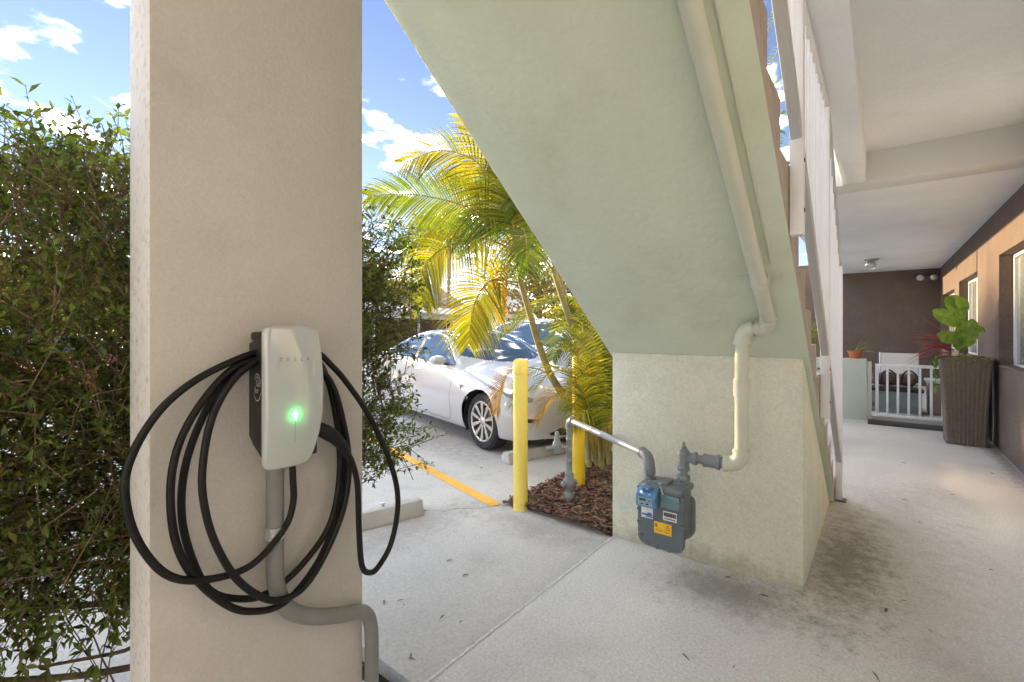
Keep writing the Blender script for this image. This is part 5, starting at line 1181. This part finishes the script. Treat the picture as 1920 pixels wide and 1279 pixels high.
def house(name, label, p, along, W_, Dp, ze, zr, wall_m, wins, gable_front=False):
    back = Vector((-along.y, along.x, 0)); h = thing(name, label, 'house', tuple(p + along * W_ / 2))
    wbox(p, along, back, -.3, ze, 0, W_, 0, Dp).build('wall', wall_m, h)
    o = .45; v_ = []
    if not gable_front:
        for a_ in (-o, W_ + o):
            for (b_, z_) in ((-o, ze - .15), (Dp / 2, zr), (Dp + o, ze - .15)): v_.append(p + along * a_ + back * b_ + Vector((0, 0, z_)))
        for a_ in (-o, W_ + o):
            for (b_, z_) in ((-o, ze), (Dp / 2, zr + .2), (Dp + o, ze)): v_.append(p + along * a_ + back * b_ + Vector((0, 0, z_)))
    else:
        for b_ in (-o, Dp + o):
            for (a_, z_) in ((-o, ze - .15), (W_ / 2, zr), (W_ + o, ze - .15)): v_.append(p + along * a_ + back * b_ + Vector((0, 0, z_)))
        for b_ in (-o, Dp + o):
            for (a_, z_) in ((-o, ze), (W_ / 2, zr + .2), (W_ + o, ze)): v_.append(p + along * a_ + back * b_ + Vector((0, 0, z_)))
        g_ = MB(); g_.add([p + Vector((0, 0, ze)), p + along * W_ + Vector((0, 0, ze)), p + along * W_ / 2 + Vector((0, 0, zr - .05)), p + back * .1 + Vector((0, 0, ze)), p + along * W_ + back * .1 + Vector((0, 0, ze)), p + along * W_ / 2 + back * .1 + Vector((0, 0, zr - .05))], [(0, 1, 2), (5, 4, 3), (0, 3, 4, 1), (1, 4, 5, 2), (2, 5, 3, 0)]); g_.build('gable', M['bwhite'], h)
    r_ = MB(); r_.add(v_, [(0,1,4,3),(1,2,5,4),(6,9,10,7),(7,10,11,8),(0,3,9,6),(2,8,11,5),(0,6,7,1),(1,7,8,2),(3,4,10,9),(4,5,11,10)]); r_.build('roof', M['shingle'], h, smooth=False)
    for (a0, a1, z0, z1) in wins:
        f_ = wbox(p, along, back, z0, z1, a0, a1, -.05, .05).build('window', M['bwhite'], h); wbox(p, along, back, z0 + .1, z1 - .1, a0 + .1, a1 - .1, -.07, -.045).build('pane', M['dark_glass'], f_)
    return h
q = D(655, 617, 40); q.z = 0; al = Vector((1, .02, 0)).normalized()
house('shingled_house', 'peach house with broad grey shingle roof behind the carport', q, (e * .8 + Vector((.5, -.3, 0))).normalized(), 13, 9, 4.0, 6.3, M['peach'], [(5.0, 6.1, 2.6, 3.75), (7.2, 8.0, 2.6, 3.75), (1.5, 3.0, 2.4, 3.75), (10.2, 11.4, 2.5, 3.75)])
q = D(928, 617, 44); q.z = 0
house('gabled_house', 'small white gabled house with dark window behind the palms', q, (e * .3 + Vector((.75, -.7, 0))).normalized(), 3.6, 8, 3.4, 5.1, M['bwhite'], [(1.2, 2.6, 1.9, 3.2)], True)
house('stucco_house', 'low peach house far across the lot behind the hedge', Vector((-17, 27, 0)), Vector((1, .12, 0)).normalized(), 16, 8, 2.9, 4.6, M['peach'], [(2, 3.6, 1.0, 2.3), (7, 8.6, 1.0, 2.3), (12, 13.6, 1.0, 2.3)])
q = D(841, 617, 33)
up_ = thing('utility_pole', 'slim wooden utility pole rising behind the carport', 'pole', (q.x, q.y, 0))
MB().tube([(q.x, q.y, -.2), (q.x, q.y, 9.9)], [.13, .09], 12).build('pole', M['wood_pole'], up_)
MB().obox((q.x, q.y - .12, 9.3), e, nrm2, (0, 0, 1), 1.1, .05, .06).build('crossarm', M['wood_pole'], up_)
for dz in (9.42, 9.42): pass
for s_ in (-1, -.4, .4, 1): MB().lathe((q.x + e.x * s_, q.y - .12 + e.y * s_, 9.36), (0, 0, 1), [(0, .03), (.06, .05), (.1, .04), (.14, .02)], 10).build('insulator', M['bolt'], up_)
# ================================================================== PATIO THINGS BEHIND THE GATE
M['sling'] = mat('sling_fabric', (0.60, 0.58, 0.55), .8, bump=[(300, .3, .001)])
M['bag'] = mat('brown_bag_fabric', (0.14, 0.085, 0.065), .75, var=(14, .3), bump=[(60, .4, .004)])
M['cabinet'] = mat('storage_box_wood', (0.28, 0.22, 0.16), .7, var=(4, .15))
M['teal'] = mat('grey_teal_box', (0.22, 0.27, 0.28), .7, var=(5, .15))
pcx = thing('patio_chair', 'pale sling back patio chair behind the white gate', 'chair', (10.3, -.26, .06))
b = MB(); pts_ = [(10.02, .50), (10.35, .44), (10.48, .60), (10.60, .92), (10.64, .975)]
b.prism([(p[0], p[1]) for p in pts_] + [(p[0] + .012, p[1] - .012) for p in pts_[::-1]], 'y', -.50, -.02); b.build('sling', M['sling'], pcx)
for y in (-.515, -.005):
    MB().tube(catmull([(9.98, y, .06), (10.0, y, .48), (10.36, y, .43), (10.5, y, .60), (10.65, y, .98)], 6), .014, 8).build('side_frame', M['galv'], pcx)
    MB().tube([(10.62, y, .06), (10.40, y, .46)], .013, 8).build('rear_leg', M['galv'], pcx)
bg_ = thing('duffel_bag', 'dark brown duffel bag heaped on the patio chair', 'bag', (9.95, -.16, .3))
b = MB().tube(catmull([(9.85, .10, .56), (9.86, .05, .57), (9.88, -.15, .58), (9.90, -.4, .57), (9.91, -.46, .55)], 5), [.03] + [.10 + .012 * math.sin(i) for i in range(19)] + [.03], 18)
b.v = [(p[0], p[1], .57 + (p[2] - .57) * 1.05) for p in b.v]; b.build('body', M['bag'], bg_)
for y in (-.02, -.28): MB().tube(catmull([(9.78, y, .55), (9.76, y - .02, .68), (9.80, y - .1, .73), (9.78, y - .18, .66), (9.78, y - .19, .54)], 5), .012, 6).build('handle', M['black_rubber'], bg_)
bx_ = thing('storage_bench', 'grey teal storage box low behind the gate under the bag', 'box', (9.85, -.2, .06))
MB().box(9.62, 10.0, -.52, .14, .061, .40).build('body', M['teal'], bx_, bevel=.01); MB().box(9.60, 10.02, -.54, .16, .40, .45).build('lid', M['black_rubber'], bx_, bevel=.008)
cb = thing('storage_cabinet', 'low panelled cabinet with pale top behind the gate near the planter', 'cabinet', (10.0, -.85, .06))
MB().box(9.72, 10.2, -1.06, -.60, .061, .56).build('carcass', M['cabinet'], cb, bevel=.006); MB().box(9.69, 10.23, -1.075, -.57, .56, .60).build('top', M['rail_grey'], cb, bevel=.006)
for y0, y1 in ((-1.04, -.84), (-.82, -.62)): MB().box(9.705, 9.722, y0, y1, .10, .53).build('door', M['cabinet'], cb, bevel=.004)
bd = MB().obox((8.33, -1.03, .45), (1, 0, 0), (0, 1, .04), (0, -.04, 1), .12, .012, .44).build('leaning_board', M['rail_grey'], bevel=.003, origin=(8.33, -1.03, 0))
tag(bd, 'pale grey board leaning on the wall behind the wicker planter', 'board')
# utility box lid in the hedge bed
M['lid_blue'] = mat('pale_blue_plastic', (0.42, 0.55, 0.72), .4, var=(6, .06))
lb = thing('utility_box', 'pale blue plastic utility box lid in the mulch beside the pillar', 'box', (1.02, 1.55, -.08))
MB().box(.86, 1.12, 1.40, 1.66, -.10, -.035).build('box', M['lid_blue'], lb, bevel=.006); MB().box(.88, 1.10, 1.425, 1.64, -.034, -.022).build('lid', M['lid_blue'], lb, bevel=.005)
# fallen leaves and twigs on the paving
M['dead'] = mat('dead_leaf', (0.13, 0.095, 0.06), .8, var=(40, .3))
spots = [(1690, 938), (1722, 980), (1745, 905), (1730, 1015), (1700, 870), (1565, 1028), (1572, 995), (1690, 1128), (1660, 1150), (1440, 1122), (1378, 1252), (1530, 1168), (1635, 1262), (1740, 1182), (1370, 1085), (1855, 1070), (1180, 1014), (1280, 1228), (1560, 1090), (1790, 930), (1860, 890)]
for k, (px_, py_) in enumerate(spots):
    r_ = ray(px_, py_); p = EYE + r_ * (CAM_H / -r_.z); l = rnd.uniform(.014, .048) if k % 4 else rnd.uniform(.04, .08); a = rnd.uniform(0, 6.3); f_ = MB()
    leaf(f_, (p.x, p.y, .006), (math.cos(a), math.sin(a), .12), (rnd.uniform(-.4, .4), rnd.uniform(-.4, .4), 1), l, l * rnd.uniform(.14, .34), 4, .5, .25); n_ = len(f_.v); f_.v += [(v[0], v[1], v[2] + .0012) for v in f_.v]; f_.f += [tuple(i + n_ for i in f[::-1]) for f in f_.f]
    tag(f_.build('fallen_leaf', M['dead'], origin=(p.x, p.y, 0)), 'small dry brown leaf lying on the walkway', 'leaf', 'dry leaves scattered on the walkway')
spots = [(745, 1130), (760, 1137), (832, 1156), (866, 1166), (893, 1008), (870, 1008), (852, 1000), (846, 919), (770, 1228), (778, 1240), (720, 1128), (790, 890), (812, 896), (900, 878), (935, 885), (1010, 890), (795, 960), (838, 1054), (868, 1082)]
for k, (px_, py_) in enumerate(spots):
    r_ = ray(px_, py_); p = EYE + r_ * ((CAM_H - LOT_Z) / -r_.z); l = rnd.uniform(.012, .04); a = rnd.uniform(0, 6.3); f_ = MB()
    leaf(f_, (p.x, p.y, LOT_Z + .006), (math.cos(a), math.sin(a), .12), (rnd.uniform(-.4, .4), rnd.uniform(-.4, .4), 1), l, l * rnd.uniform(.14, .34), 4, .5, .25); n_ = len(f_.v); f_.v += [(v[0], v[1], v[2] + .0012) for v in f_.v]; f_.f += [tuple(i + n_ for i in f[::-1]) for f in f_.f]
    tag(f_.build('fallen_leaf', M['dead'], origin=(p.x, p.y, LOT_Z)), 'small dry brown leaf lying on the parking concrete', 'leaf', 'dry leaves scattered on the parking concrete')

# golden tree row added across the lot to keep low sun off the walkway
for k in range(9):
    x_ = 0.5 + k * 2.5; tree('sun_block_tree', ('first', 'second', 'third', 'fourth', 'fifth', 'sixth', 'seventh', 'eighth', 'ninth')[k] + ' from the left of the golden trees added behind the hedge to block low sun', x_, 32 + 1.5 * math.sin(k * 2.1), (3.9, 4.3, 6.0, 4.2, 3.6, 5.8, 5.9, 5.9, 5.8)[k] + .35 * math.sin(k * 1.7), 2.4, M['tree_y'], 5200 if k in (1, 2, 3) else 3200, .42, 2.7, 'trees added across the lot to block the sun')
